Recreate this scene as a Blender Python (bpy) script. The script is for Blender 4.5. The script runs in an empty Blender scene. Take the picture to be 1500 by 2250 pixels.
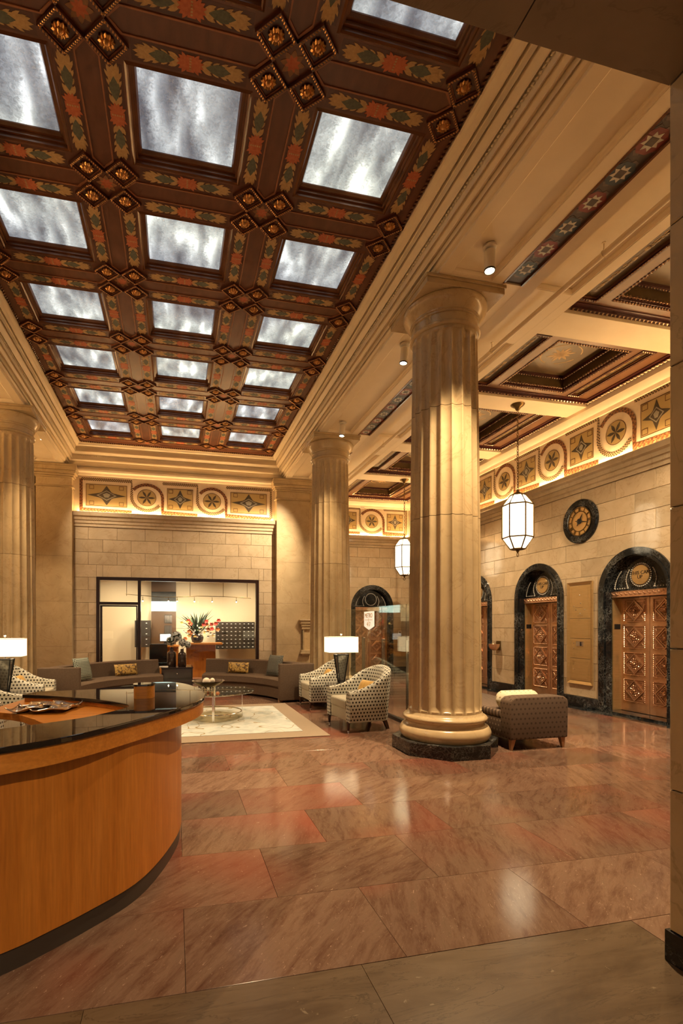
import bpy, bmesh, math, random
from mathutils import Vector, Matrix, noise
random.seed(11)
PI = math.pi
S = bpy.context.scene
C = S.collection

# ---------------------------------------------------------------- camera
F, CX, HY, H = 1100.0, 643.0, 1375.0, 1.5          # focal length / principal point for a 1500x2250 frame
TH = math.atan(257 / F)
cam = bpy.data.cameras.new('camera')
cam.sensor_fit = 'AUTO'; cam.sensor_width = 36
cam.lens = F / 2250 * 36
cam.shift_x = (750 - CX) / 2250
cam.shift_y = (HY - 1125) / 2250
cam.clip_start = .05; cam.clip_end = 100
co = bpy.data.objects.new('camera', cam); C.objects.link(co)
co.location = (0, 0, H); co.rotation_euler = (PI / 2, 0, -TH)
S.camera = co
# ---------------------------------------------------------------- world, exposure
w = bpy.data.worlds.new('world'); S.world = w; w.use_nodes = True
w.node_tree.nodes['Background'].inputs[0].default_value = (1, .80, .58, 1)
w.node_tree.nodes['Background'].inputs[1].default_value = .16
S.view_settings.view_transform = 'Standard'; S.view_settings.look = 'None'
S.view_settings.exposure = 1.52; S.view_settings.gamma = 1; S.view_settings.use_curve_mapping = False
S.cycles.max_bounces = 5; S.cycles.diffuse_bounces = 3; S.cycles.glossy_bounces = 3
S.cycles.transmission_bounces = 2; S.cycles.transparent_max_bounces = 8
S.cycles.caustics_reflective = False; S.cycles.caustics_refractive = False
S.cycles.sample_clamp_indirect = 4; S.cycles.use_adaptive_sampling = True; S.cycles.adaptive_threshold = .04; S.cycles.adaptive_min_samples = 8; S.cycles.use_denoising = True
SKY_E, COVE_E, LANT_E, SHADE_E, SPOT_W = .30, 20.0, 1.7, .75, 230.0
WARM = (1.0, .645, .29)

# ---------------------------------------------------------------- node materials
MATS = {}
def nm(name):
    m = bpy.data.materials.new(name); m.use_nodes = True; MATS[name] = m
    nt = m.node_tree; b = nt.nodes['Principled BSDF']
    return m, nt, b
def N(nt, t, **k):
    n = nt.nodes.new(t)
    for a, v in k.items():
        if a.startswith('i_'): n.inputs[a[2:]].default_value = v
        elif a.startswith('n') and a[1:].isdigit(): n.inputs[int(a[1:])].default_value = v
        else: setattr(n, a, v)
    return n
def L(nt, a, b): nt.links.new(a, b)
def rgba(c): return (c[0], c[1], c[2], 1)
def ramp(nt, stops):
    r = nt.nodes.new('ShaderNodeValToRGB'); e = r.color_ramp.elements
    while len(e) < len(stops): e.new(.5)
    for i, (p, c) in enumerate(stops): e[i].position = p; e[i].color = rgba(c)
    return r
def coords(nt, scale=(1, 1, 1), rot=(0, 0, 0), kind='pos', rnd=0):
    if kind == 'pos': src = N(nt, 'ShaderNodeNewGeometry').outputs['Position']
    elif kind == 'uv': src = N(nt, 'ShaderNodeTexCoord').outputs['UV']
    else: src = N(nt, 'ShaderNodeTexCoord').outputs['Object']
    if rnd:
        oi = N(nt, 'ShaderNodeObjectInfo'); mm = N(nt, 'ShaderNodeMath', operation='MULTIPLY', n1=rnd)
        L(nt, oi.outputs['Random'], mm.inputs[0])
        va = N(nt, 'ShaderNodeVectorMath', operation='ADD'); L(nt, src, va.inputs[0]); L(nt, mm.outputs[0], va.inputs[1]); src = va.outputs[0]
    mp = N(nt, 'ShaderNodeMapping'); mp.inputs['Scale'].default_value = scale; mp.inputs['Rotation'].default_value = rot
    L(nt, src, mp.inputs[0]); return mp.outputs[0]
def tex(nt, vec, scale, detail=4, rough=.55, dist=0):
    n = N(nt, 'ShaderNodeTexNoise', i_Scale=scale, i_Detail=detail, i_Roughness=rough, i_Distortion=dist)
    L(nt, vec, n.inputs['Vector']); return n.outputs['Fac']
def mix(nt, a, b, fac, mode='MIX'):
    n = N(nt, 'ShaderNodeMix', data_type='RGBA', blend_type=mode)
    for s, i in ((a, 6), (b, 7)):
        if isinstance(s, tuple): n.inputs[i].default_value = rgba(s)
        else: L(nt, s, n.inputs[i])
    if isinstance(fac, (int, float)): n.inputs[0].default_value = fac
    else: L(nt, fac, n.inputs[0])
    return n.outputs[2]
def bump(nt, b, h, strength=.2, dist=.01):
    n = N(nt, 'ShaderNodeBump', i_Strength=strength, i_Distance=dist); L(nt, h, n.inputs['Height']); L(nt, n.outputs[0], b.inputs['Normal'])
def plain(name, c, rough=.5, metal=0, spec=None, coat=0):
    m, nt, b = nm(name)
    b.inputs['Base Color'].default_value = rgba(c); b.inputs['Roughness'].default_value = rough; b.inputs['Metallic'].default_value = metal
    if spec is not None: b.inputs['Specular IOR Level'].default_value = spec
    if coat: b.inputs['Coat Weight'].default_value = coat; b.inputs['Coat Roughness'].default_value = .08
    return m
def mottled(name, c1, c2, scale=6, rough=.5, metal=0, bs=0, rnd=0, kind='pos', stretch=(1, 1, 1), coat=0, rv=0, detail=5, spec=None):
    """two-tone noise material; rnd gives every object its own offset, rv its own tint"""
    m, nt, b = nm(name)
    v = coords(nt, stretch, kind=kind, rnd=rnd)
    f = tex(nt, v, scale, detail)
    r = ramp(nt, [(.3, c1), (.7, c2)]); L(nt, f, r.inputs[0]); col = r.outputs[0]
    if rv:
        oi = N(nt, 'ShaderNodeObjectInfo'); mr = N(nt, 'ShaderNodeMapRange', n3=1 - rv, n4=1 + rv)
        L(nt, oi.outputs['Random'], mr.inputs[0])
        hs = N(nt, 'ShaderNodeHueSaturation'); L(nt, mr.outputs[0], hs.inputs['Value']); L(nt, col, hs.inputs['Color']); col = hs.outputs[0]
    L(nt, col, b.inputs['Base Color']); b.inputs['Roughness'].default_value = rough; b.inputs['Metallic'].default_value = metal
    if bs: bump(nt, b, f, bs)
    if coat: b.inputs['Coat Weight'].default_value = coat; b.inputs['Coat Roughness'].default_value = .06
    if spec is not None: b.inputs['Specular IOR Level'].default_value = spec
    return m
def emit(name, c, e, rough=.4):
    m, nt, b = nm(name)
    b.inputs['Base Color'].default_value = rgba((.8, .8, .8)); b.inputs['Emission Color'].default_value = rgba(c)
    b.inputs['Emission Strength'].default_value = e; b.inputs['Roughness'].default_value = rough
    return m

# stone
def stone(name, c1, c2, vein, rough=.22, rv=.1, vs=1.2):
    m, nt, b = nm(name)
    v = coords(nt, rnd=30)
    f = tex(nt, v, 2.2, 6, .6, .6); r = ramp(nt, [(.28, c1), (.72, c2)]); L(nt, f, r.inputs[0])
    g = tex(nt, v, vs, 5, .6, 2.2)
    rr = ramp(nt, [(.485, (0, 0, 0)), (.5, (1, 1, 1)), (.515, (0, 0, 0))]); L(nt, g, rr.inputs[0])
    ml = N(nt, 'ShaderNodeMath', operation='MULTIPLY', n1=.45); L(nt, rr.outputs[0], ml.inputs[0])
    col = mix(nt, r.outputs[0], vein, ml.outputs[0])
    oi = N(nt, 'ShaderNodeObjectInfo'); mr = N(nt, 'ShaderNodeMapRange', n3=1 - rv, n4=1 + rv); L(nt, oi.outputs['Random'], mr.inputs[0])
    hs = N(nt, 'ShaderNodeHueSaturation'); L(nt, mr.outputs[0], hs.inputs['Value']); L(nt, col, hs.inputs['Color'])
    L(nt, hs.outputs[0], b.inputs['Base Color']); b.inputs['Roughness'].default_value = rough
    return m
stone('wall_stone', (.47, .355, .215), (.61, .475, .305), (.37, .25, .13), .11, .10)
stone('pier_stone', (.55, .39, .19), (.68, .50, .26), (.34, .22, .10), .30, .06)
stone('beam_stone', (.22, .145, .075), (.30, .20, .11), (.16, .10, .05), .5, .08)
stone('column_stone', (.47, .35, .19), (.62, .47, .27), (.40, .27, .13), .22, .05)
mottled('cream', (.80, .66, .45), (.86, .72, .51), 3, .45)
mottled('cream_frieze', (.72, .58, .40), (.80, .66, .48), 8, .5)
plain('joint', (.16, .11, .06), .9); plain('grout', (.09, .05, .03), .6)
def blackmarble():
    m, nt, b = nm('black_marble')
    v = coords(nt)
    out = None
    for sc, d, wd in ((3.5, 3.0, .012), (9, 2.5, .015), (1.6, 4, .008)):
        f = tex(nt, v, sc, 6, .62, d); r = ramp(nt, [(.5 - wd, (0, 0, 0)), (.5, (1, 1, 1)), (.5 + wd, (0, 0, 0))]); L(nt, f, r.inputs[0])
        out = r.outputs[0] if out is None else mix(nt, out, r.outputs[0], 1.0, 'ADD')
    msk = tex(nt, v, 2.3, 3); mr = ramp(nt, [(.42, (.03, .03, .03)), (.62, (.9, .9, .9))]); L(nt, msk, mr.inputs[0])
    fac = mix(nt, out, mr.outputs[0], 1.0, 'MULTIPLY')
    L(nt, mix(nt, (.008, .009, .010), (.26, .26, .24), fac), b.inputs['Base Color']); b.inputs['Roughness'].default_value = .10
blackmarble()
def redmarble():
    m, nt, b = nm('red_marble')
    oi = N(nt, 'ShaderNodeObjectInfo')
    geo = N(nt, 'ShaderNodeNewGeometry')
    vr = N(nt, 'ShaderNodeVectorRotate', rotation_type='Z_AXIS'); L(nt, geo.outputs['Position'], vr.inputs['Vector'])
    mr = N(nt, 'ShaderNodeMapRange', n3=.25, n4=1.05); L(nt, oi.outputs['Random'], mr.inputs[0]); L(nt, mr.outputs[0], vr.inputs['Angle'])
    off = N(nt, 'ShaderNodeMath', operation='MULTIPLY', n1=57.0); L(nt, oi.outputs['Random'], off.inputs[0])
    va = N(nt, 'ShaderNodeVectorMath', operation='ADD'); L(nt, vr.outputs[0], va.inputs[0]); L(nt, off.outputs[0], va.inputs[1])
    mp = N(nt, 'ShaderNodeMapping'); mp.inputs['Scale'].default_value = (7.0, 1.5, 1); L(nt, va.outputs[0], mp.inputs[0])
    f = tex(nt, mp.outputs[0], 2.2, 9, .74, .35)
    r = ramp(nt, [(.26, (.085, .038, .024)), (.42, (.140, .076, .049)), (.56, (.195, .118, .079)), (.75, (.155, .098, .062))]); L(nt, f, r.inputs[0])
    pt = tex(nt, va.outputs[0], .7, 2); pr = ramp(nt, [(.50, (0, 0, 0)), (.80, (1, 1, 1))]); L(nt, pt, pr.inputs[0])
    col = mix(nt, r.outputs[0], (.25, .068, .042), pr.outputs[0])
    mp2 = N(nt, 'ShaderNodeMapping'); mp2.inputs['Scale'].default_value = (2.6, 1.0, 1); L(nt, va.outputs[0], mp2.inputs[0])
    s = tex(nt, mp2.outputs[0], 34, 3, .65, 1.0); sr = ramp(nt, [(.64, (0, 0, 0)), (.73, (.75, .75, .75))]); L(nt, s, sr.inputs[0])
    col = mix(nt, col, (.42, .29, .21), sr.outputs[0])
    m3 = N(nt, 'ShaderNodeMapRange', n3=.78, n4=1.2)
    rn = N(nt, 'ShaderNodeMath', operation='FRACT'); r2 = N(nt, 'ShaderNodeMath', operation='MULTIPLY', n1=7.31); L(nt, oi.outputs['Random'], r2.inputs[0]); L(nt, r2.outputs[0], rn.inputs[0]); L(nt, rn.outputs[0], m3.inputs[0])
    hs = N(nt, 'ShaderNodeHueSaturation'); L(nt, m3.outputs[0], hs.inputs['Value']); L(nt, col, hs.inputs['Color'])
    L(nt, hs.outputs[0], b.inputs['Base Color']); b.inputs['Roughness'].default_value = .13; b.inputs['Specular IOR Level'].default_value = .28
redmarble()
def travertine():
    m, nt, b = nm('travertine')
    v = coords(nt, (1.0, 4.5, 1), rnd=11)
    f = tex(nt, v, 1.6, 7, .6, .8); r = ramp(nt, [(.3, (.075, .046, .024)), (.5, (.115, .076, .043)), (.7, (.145, .10, .060))]); L(nt, f, r.inputs[0])
    g = tex(nt, v, 1.3, 6, .65, 1.8); vr = ramp(nt, [(.488, (0, 0, 0)), (.5, (1, 1, 1)), (.512, (0, 0, 0))]); L(nt, g, vr.inputs[0])
    col = mix(nt, r.outputs[0], (.075, .05, .028), vr.outputs[0])
    p = tex(nt, coords(nt, (1.0, 2.2, 1), rnd=11), 5.5, 5, .6, 1.5); pr = ramp(nt, [(.66, (0, 0, 0)), (.69, (1, 1, 1))]); L(nt, p, pr.inputs[0])
    L(nt, mix(nt, col, (.22, .165, .105), pr.outputs[0]), b.inputs['Base Color']); b.inputs['Roughness'].default_value = .25
travertine()
# wood and metal
def wood(name, c1, c2, c3, axis='z', rough=.3, scale=3.0, coat=0, kind='pos'):
    m, nt, b = nm(name)
    st = {'z': (9, 9, .6), 'x': (.6, 9, 9), 'y': (9, .6, 9)}[axis]
    v = coords(nt, st, kind=kind, rnd=0)
    f = tex(nt, v, scale * .35, 6, .6, 1.2); g = tex(nt, v, scale * 3, 3, .5)
    r = ramp(nt, [(.25, c1), (.5, c2), (.75, c3)]); L(nt, f, r.inputs[0])
    gr = ramp(nt, [(.3, (.82, .82, .82)), (.7, (1.06, 1.06, 1.06))]); L(nt, g, gr.inputs[0])
    L(nt, mix(nt, r.outputs[0], gr.outputs[0], 1.0, 'MULTIPLY'), b.inputs['Base Color']); b.inputs['Roughness'].default_value = rough
    if coat: b.inputs['Coat Weight'].default_value = coat; b.inputs['Coat Roughness'].default_value = .1
    return m
wood('cherry', (.40, .125, .014), (.47, .16, .020), (.54, .20, .032), 'z', .34)
wood('cherry_h', (.42, .14, .018), (.50, .18, .026), (.58, .23, .04), 'x', .32)
wood('dark_leg', (.035, .014, .008), (.05, .02, .01), (.07, .03, .014), 'z', .3)
wood('tan_leg', (.26, .12, .05), (.33, .16, .07), (.38, .2, .09), 'z', .35)
mottled('rib_wood', (.115, .036, .017), (.165, .056, .026), 5, .34, stretch=(3, 1, 3), bs=.05)
mottled('rib_dark', (.075, .022, .012), (.11, .034, .018), 5, .34)
mottled('frame_wood', (.13, .045, .016), (.19, .07, .024), 6, .22)
mottled('coffer_wood', (.15, .062, .024), (.205, .088, .034), 4, .36)
mottled('coffer_dark', (.06, .012, .012), (.09, .02, .016), 4, .3)
mottled('coffer_olive', (.095, .055, .020), (.13, .075, .028), 3, .4)
mottled('gilt', (.50, .24, .08), (.72, .40, .16), 30, .30, .9)
mottled('gilt_silver', (.50, .36, .25), (.72, .52, .36), 30, .26, .95)
mottled('paint_gold', (.42, .26, .10), (.56, .36, .155), 40, .55)
mottled('paint_teal', (.085, .095, .068), (.14, .15, .105), 40, .6)
mottled('paint_orange', (.46, .10, .035), (.56, .16, .06), 40, .55)
mottled('paint_tan', (.27, .125, .05), (.34, .17, .07), 40, .55)
mottled('paint_trim', (.28, .10, .04), (.36, .14, .06), 20, .45)
mottled('copper', (.72, .42, .25), (.82, .51, .32), 9, .30, .82, bs=.03)
mottled('copper_dark', (.42, .215, .115), (.52, .285, .16), 9, .36, .8)
mottled('brass', (.62, .44, .20), (.70, .50, .24), 5, .36, .8, stretch=(1, 1, 8))
mottled('bronze', (.14, .085, .035), (.20, .13, .05), 20, .38, .9)
plain('chrome', (.80, .77, .72), .12, 1.0)
plain('steel', (.42, .37, .32), .32, 1.0)
plain('dark_frame', (.022, .008, .006), .28)
plain('black', (.012, .011, .011), .3)
plain('espresso', (.028, .018, .017), .16, coat=.5)
plain('dark_glass', (.012, .009, .008), .02, spec=.75)
plain('white_paper', (.78, .76, .72), .6)
plain('white_paint', (.74, .66, .54), .45)
plain('dark_text', (.05, .032, .015), .5)
plain('gold_text', (.60, .36, .12), .5)
plain('toe_kick', (.045, .034, .027), .35)
# textiles
def dots(name, bg, dot, scale, rad=.23, stripe=None):
    m, nt, b = nm(name)
    v = coords(nt, (scale, scale, scale), kind='uv')
    sx = N(nt, 'ShaderNodeSeparateXYZ'); L(nt, v, sx.inputs[0])
    fy = N(nt, 'ShaderNodeMath', operation='FLOOR'); L(nt, sx.outputs[1], fy.inputs[0])
    hf = N(nt, 'ShaderNodeMath', operation='MULTIPLY', n1=.5); L(nt, fy.outputs[0], hf.inputs[0])
    xx = N(nt, 'ShaderNodeMath', operation='ADD'); L(nt, sx.outputs[0], xx.inputs[0]); L(nt, hf.outputs[0], xx.inputs[1])
    def cen(s):
        f = N(nt, 'ShaderNodeMath', operation='FRACT'); L(nt, s, f.inputs[0])
        a = N(nt, 'ShaderNodeMath', operation='SUBTRACT', n1=.5); L(nt, f.outputs[0], a.inputs[0])
        p = N(nt, 'ShaderNodeMath', operation='POWER', n1=2.0)
        ab = N(nt, 'ShaderNodeMath', operation='ABSOLUTE'); L(nt, a.outputs[0], ab.inputs[0]); L(nt, ab.outputs[0], p.inputs[0]); return p.outputs[0]
    ad = N(nt, 'ShaderNodeMath', operation='ADD'); L(nt, cen(xx.outputs[0]), ad.inputs[0]); L(nt, cen(sx.outputs[1]), ad.inputs[1])
    lt = N(nt, 'ShaderNodeMath', operation='LESS_THAN', n1=rad * rad); L(nt, ad.outputs[0], lt.inputs[0])
    col = mix(nt, bg, dot, lt.outputs[0])
    wv = tex(nt, v, 18, 2); wr = ramp(nt, [(.3, (.86, .86, .86)), (.7, (1.05, 1.05, 1.05))]); L(nt, wv, wr.inputs[0])
    L(nt, mix(nt, col, wr.outputs[0], 1.0, 'MULTIPLY'), b.inputs['Base Color']); b.inputs['Roughness'].default_value = .85
    b.inputs['Specular IOR Level'].default_value = .2; bump(nt, b, wv, .15, .004)
dots('chair_fabric', (.54, .53, .45), (.028, .022, .016), 20, .27)
dots('pillow_teal', (.36, .40, .33), (.06, .075, .075), 34, .33)
dots('pillow_grey', (.17, .17, .145), (.05, .05, .045), 34, .33)
dots('bench_fabric', (.125, .084, .058), (.066, .043, .028), 17, .22)
dots('bench_side', (.09, .058, .038), (.20, .145, .10), 17, .22)
dots('bolster_fabric', (.66, .60, .43), (.33, .26, .13), 15, .17)
def stripes(name, c1, c2, scale, axis=0):
    m, nt, b = nm(name)
    v = coords(nt, (scale, scale, scale), kind='uv'); sx = N(nt, 'ShaderNodeSeparateXYZ'); L(nt, v, sx.inputs[0])
    f = N(nt, 'ShaderNodeMath', operation='FRACT'); L(nt, sx.outputs[axis], f.inputs[0])
    r = ramp(nt, [(.0, c1), (.55, c1), (.62, c2), (.95, c2)]); L(nt, f.outputs[0], r.inputs[0])
    L(nt, r.outputs[0], b.inputs['Base Color']); b.inputs['Roughness'].default_value = .85
stripes('seat_stripe', (.50, .47, .37), (.27, .23, .15), 22, 0)
stripes('bench_seat', (.17, .115, .075), (.055, .033, .022), 15, 0)
mottled('sofa_fabric', (.100, .066, .043), (.125, .084, .056), 40, .75, bs=.1, spec=.25)
def goldpillow():
    m, nt, b = nm('pillow_gold')
    v = coords(nt, (22, 22, 22), kind='uv'); n = N(nt, 'ShaderNodeTexVoronoi', i_Scale=1.0); L(nt, v, n.inputs['Vector'])
    r = ramp(nt, [(.15, (.42, .25, .05)), (.45, (.55, .36, .10)), (.7, (.13, .07, .025))]); L(nt, n.outputs['Distance'], r.inputs[0])
    L(nt, r.outputs[0], b.inputs['Base Color']); b.inputs['Roughness'].default_value = .5
goldpillow()
mottled('silk_gold', (.52, .30, .07), (.68, .44, .14), 14, .42, kind='obj')
def rugmat():
    m, nt, b = nm('rug_field')
    v = coords(nt, (1, 1, 1))
    f = tex(nt, v, 3.2, 5, .6, 1.2); r = ramp(nt, [(.3, (.30, .34, .33)), (.5, (.47, .50, .47)), (.7, (.58, .58, .53))]); L(nt, f, r.inputs[0])
    g = tex(nt, coords(nt, (1.6, .8, 1)), 1.5, 1, .4, .6); mm = N(nt, 'ShaderNodeMath', operation='MULTIPLY', n1=4.0); L(nt, g, mm.inputs[0])
    fr = N(nt, 'ShaderNodeMath', operation='FRACT'); L(nt, mm.outputs[0], fr.inputs[0])
    lr = ramp(nt, [(.47, (0, 0, 0)), (.49, (1, 1, 1)), (.51, (1, 1, 1)), (.53, (0, 0, 0))]); L(nt, fr.outputs[0], lr.inputs[0])
    col = mix(nt, r.outputs[0], (.27, .20, .09), lr.outputs[0])
    L(nt, col, b.inputs['Base Color']); b.inputs['Roughness'].default_value = .95; bump(nt, b, tex(nt, v, 160, 2), .4, .004)
rugmat()
mottled('rug_border', (.25, .19, .13), (.31, .24, .165), 120, .95, bs=.2)
# light givers
def skyglass():
    m, nt, b = nm('skylight_glass')
    v = coords(nt)
    w1 = N(nt, 'ShaderNodeTexNoise', i_Scale=30.0, i_Detail=3.0, i_Distortion=1.2); L(nt, v, w1.inputs['Vector'])
    wob = N(nt, 'ShaderNodeVectorMath', operation='MULTIPLY_ADD'); L(nt, w1.outputs['Color'], wob.inputs[0]); wob.inputs[1].default_value = (.05, .12, 0); L(nt, v, wob.inputs[2])
    mp = N(nt, 'ShaderNodeMapping'); mp.inputs['Scale'].default_value = (5.2, 1.7, 1); L(nt, wob.outputs[0], mp.inputs[0])
    st = tex(nt, mp.outputs[0], 1.0, 1.5, .5, .2)  # streaks in the emission colour imitate lamps above the glass
    big = tex(nt, v, .55, 1)
    r = ramp(nt, [(.30, (.16, .175, .20)), (.46, (.42, .45, .46)), (.58, (.72, .76, .74)), (.70, (1.5, 1.56, 1.5))]); L(nt, st, r.inputs[0])
    rip = ramp(nt, [(.35, (.80, .80, .80)), (.65, (1.18, 1.18, 1.18))]); L(nt, w1.outputs['Fac'], rip.inputs[0])
    bg = ramp(nt, [(.35, (.75, .76, .82)), (.65, (1.15, 1.15, 1.05))]); L(nt, big, bg.inputs[0])
    col = mix(nt, mix(nt, r.outputs[0], rip.outputs[0], 1.0, 'MULTIPLY'), bg.outputs[0], 1.0, 'MULTIPLY')
    b.inputs['Base Color'].default_value = (.25, .27, .27, 1); L(nt, col, b.inputs['Emission Color']); b.inputs['Emission Strength'].default_value = SKY_E
    b.inputs['Roughness'].default_value = .15; bump(nt, b, w1.outputs['Fac'], .8, .03)
skyglass()
emit('cove_tube', WARM, COVE_E); emit('lantern_glass', (1.0, .80, .50), LANT_E)
emit('shade_cloth', (1.0, .74, .42), SHADE_E, .8); emit('bulb', (1.0, .78, .50), 12).cycles.emission_sampling = 'NONE'
emit('sign_added_glow', (1.0, .84, .62), .22, .5).cycles.emission_sampling = 'NONE'; emit('day_window', (.62, .95, .88), .9).cycles.emission_sampling = 'NONE'; emit('screen', (.35, .5, .62), .3).cycles.emission_sampling = 'NONE'  # sign board emission is added to make it read brighter
def glass(name, tint, g=.10):
    m, nt, b = nm(name); nt.nodes.remove(b)
    tr = N(nt, 'ShaderNodeBsdfTransparent'); tr.inputs[0].default_value = rgba(tint)
    gl = N(nt, 'ShaderNodeBsdfGlossy'); gl.inputs['Roughness'].default_value = .01; gl.inputs['Color'].default_value = (.9, .95, .92, 1)
    lw = N(nt, 'ShaderNodeLayerWeight', i_Blend=.5)
    pw = N(nt, 'ShaderNodeMath', operation='POWER', n1=4.0); L(nt, lw.outputs['Facing'], pw.inputs[0])
    ad = N(nt, 'ShaderNodeMath', operation='MULTIPLY_ADD', n1=.45, n2=g); L(nt, pw.outputs[0], ad.inputs[0]); ad.use_clamp = True
    mx = N(nt, 'ShaderNodeMixShader'); L(nt, ad.outputs[0], mx.inputs[0]); L(nt, tr.outputs[0], mx.inputs[1]); L(nt, gl.outputs[0], mx.inputs[2])
    L(nt, mx.outputs[0], nt.nodes['Material Output'].inputs[0])
glass('clear_glass', (.95, .97, .95), .045); glass('store_glass', (.97, .97, .95), .02); glass('table_glass', (.80, .72, .56), .22)
def checks(name, c1, c2, c3, n=2):
    m, nt, b = nm(name)
    v = coords(nt, (1, 1, 1), kind='uv')
    ck = N(nt, 'ShaderNodeTexChecker', i_Scale=float(n)); ck.inputs['Color1'].default_value = rgba(c1); ck.inputs['Color2'].default_value = rgba(c2); L(nt, v, ck.inputs['Vector'])
    vo = N(nt, 'ShaderNodeTexVoronoi', i_Scale=n * 2.0); L(nt, v, vo.inputs['Vector'])
    rr = ramp(nt, [(.18, (1, 1, 1)), (.22, (0, 0, 0))]); L(nt, vo.outputs['Distance'], rr.inputs[0])
    L(nt, mix(nt, ck.outputs[0], c3, rr.outputs[0]), b.inputs['Base Color']); b.inputs['Roughness'].default_value = .35
checks('band_check', (.055, .028, .016), (.52, .37, .20), (.10, .05, .02), 3)
checks('band_star', (.10, .035, .016), (.26, .10, .035), (.66, .50, .30), 2)
checks('mosaic_gold', (.36, .25, .10), (.43, .31, .13), (.29, .19, .07), 14)
checks('mosaic_dark', (.055, .045, .03), (.075, .06, .042), (.14, .12, .08), 14)
mottled('mosaic_line', (.10, .045, .02), (.15, .07, .03), 60, .4)
mottled('mosaic_grey', (.26, .24, .19), (.36, .33, .26), 60, .4)
plain('tile_white', (.60, .56, .48), .4); plain('tile_red', (.24, .045, .03), .4); plain('tile_blue', (.05, .075, .095), .4)
plain('tile_brown', (.085, .058, .042), .4); plain('tile_mauve', (.17, .115, .09), .4)
mottled('mirror_tint', (.30, .30, .29), (.38, .38, .36), 4, .10, .9)
mottled('hydrangea', (.40, .45, .45), (.68, .70, .67), 40, .8, kind='obj'); plain('leaf', (.05, .09, .03), .5); plain('leaf_dark', (.02, .035, .015), .5)
plain('flower_red', (.62, .05, .03), .5); plain('flower_orange', (.72, .22, .06), .5); plain('flower_white', (.75, .70, .58), .6); plain('flower_yellow', (.6, .42, .10), .6)
plain('mail_dark', (.035, .026, .018), .4); plain('panel_beige', (.70, .56, .36), .5); plain('bottle_brown', (.035, .020, .015), .12, coat=.3)
mottled('coral', (.62, .54, .42), (.80, .73, .62), 60, .8, bs=.6, kind='obj'); plain('wood_wall', (.10, .05, .02), .4)
mottled('tray_silver', (.62, .50, .42), (.82, .72, .62), 22, .16, .95, kind='obj')
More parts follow.
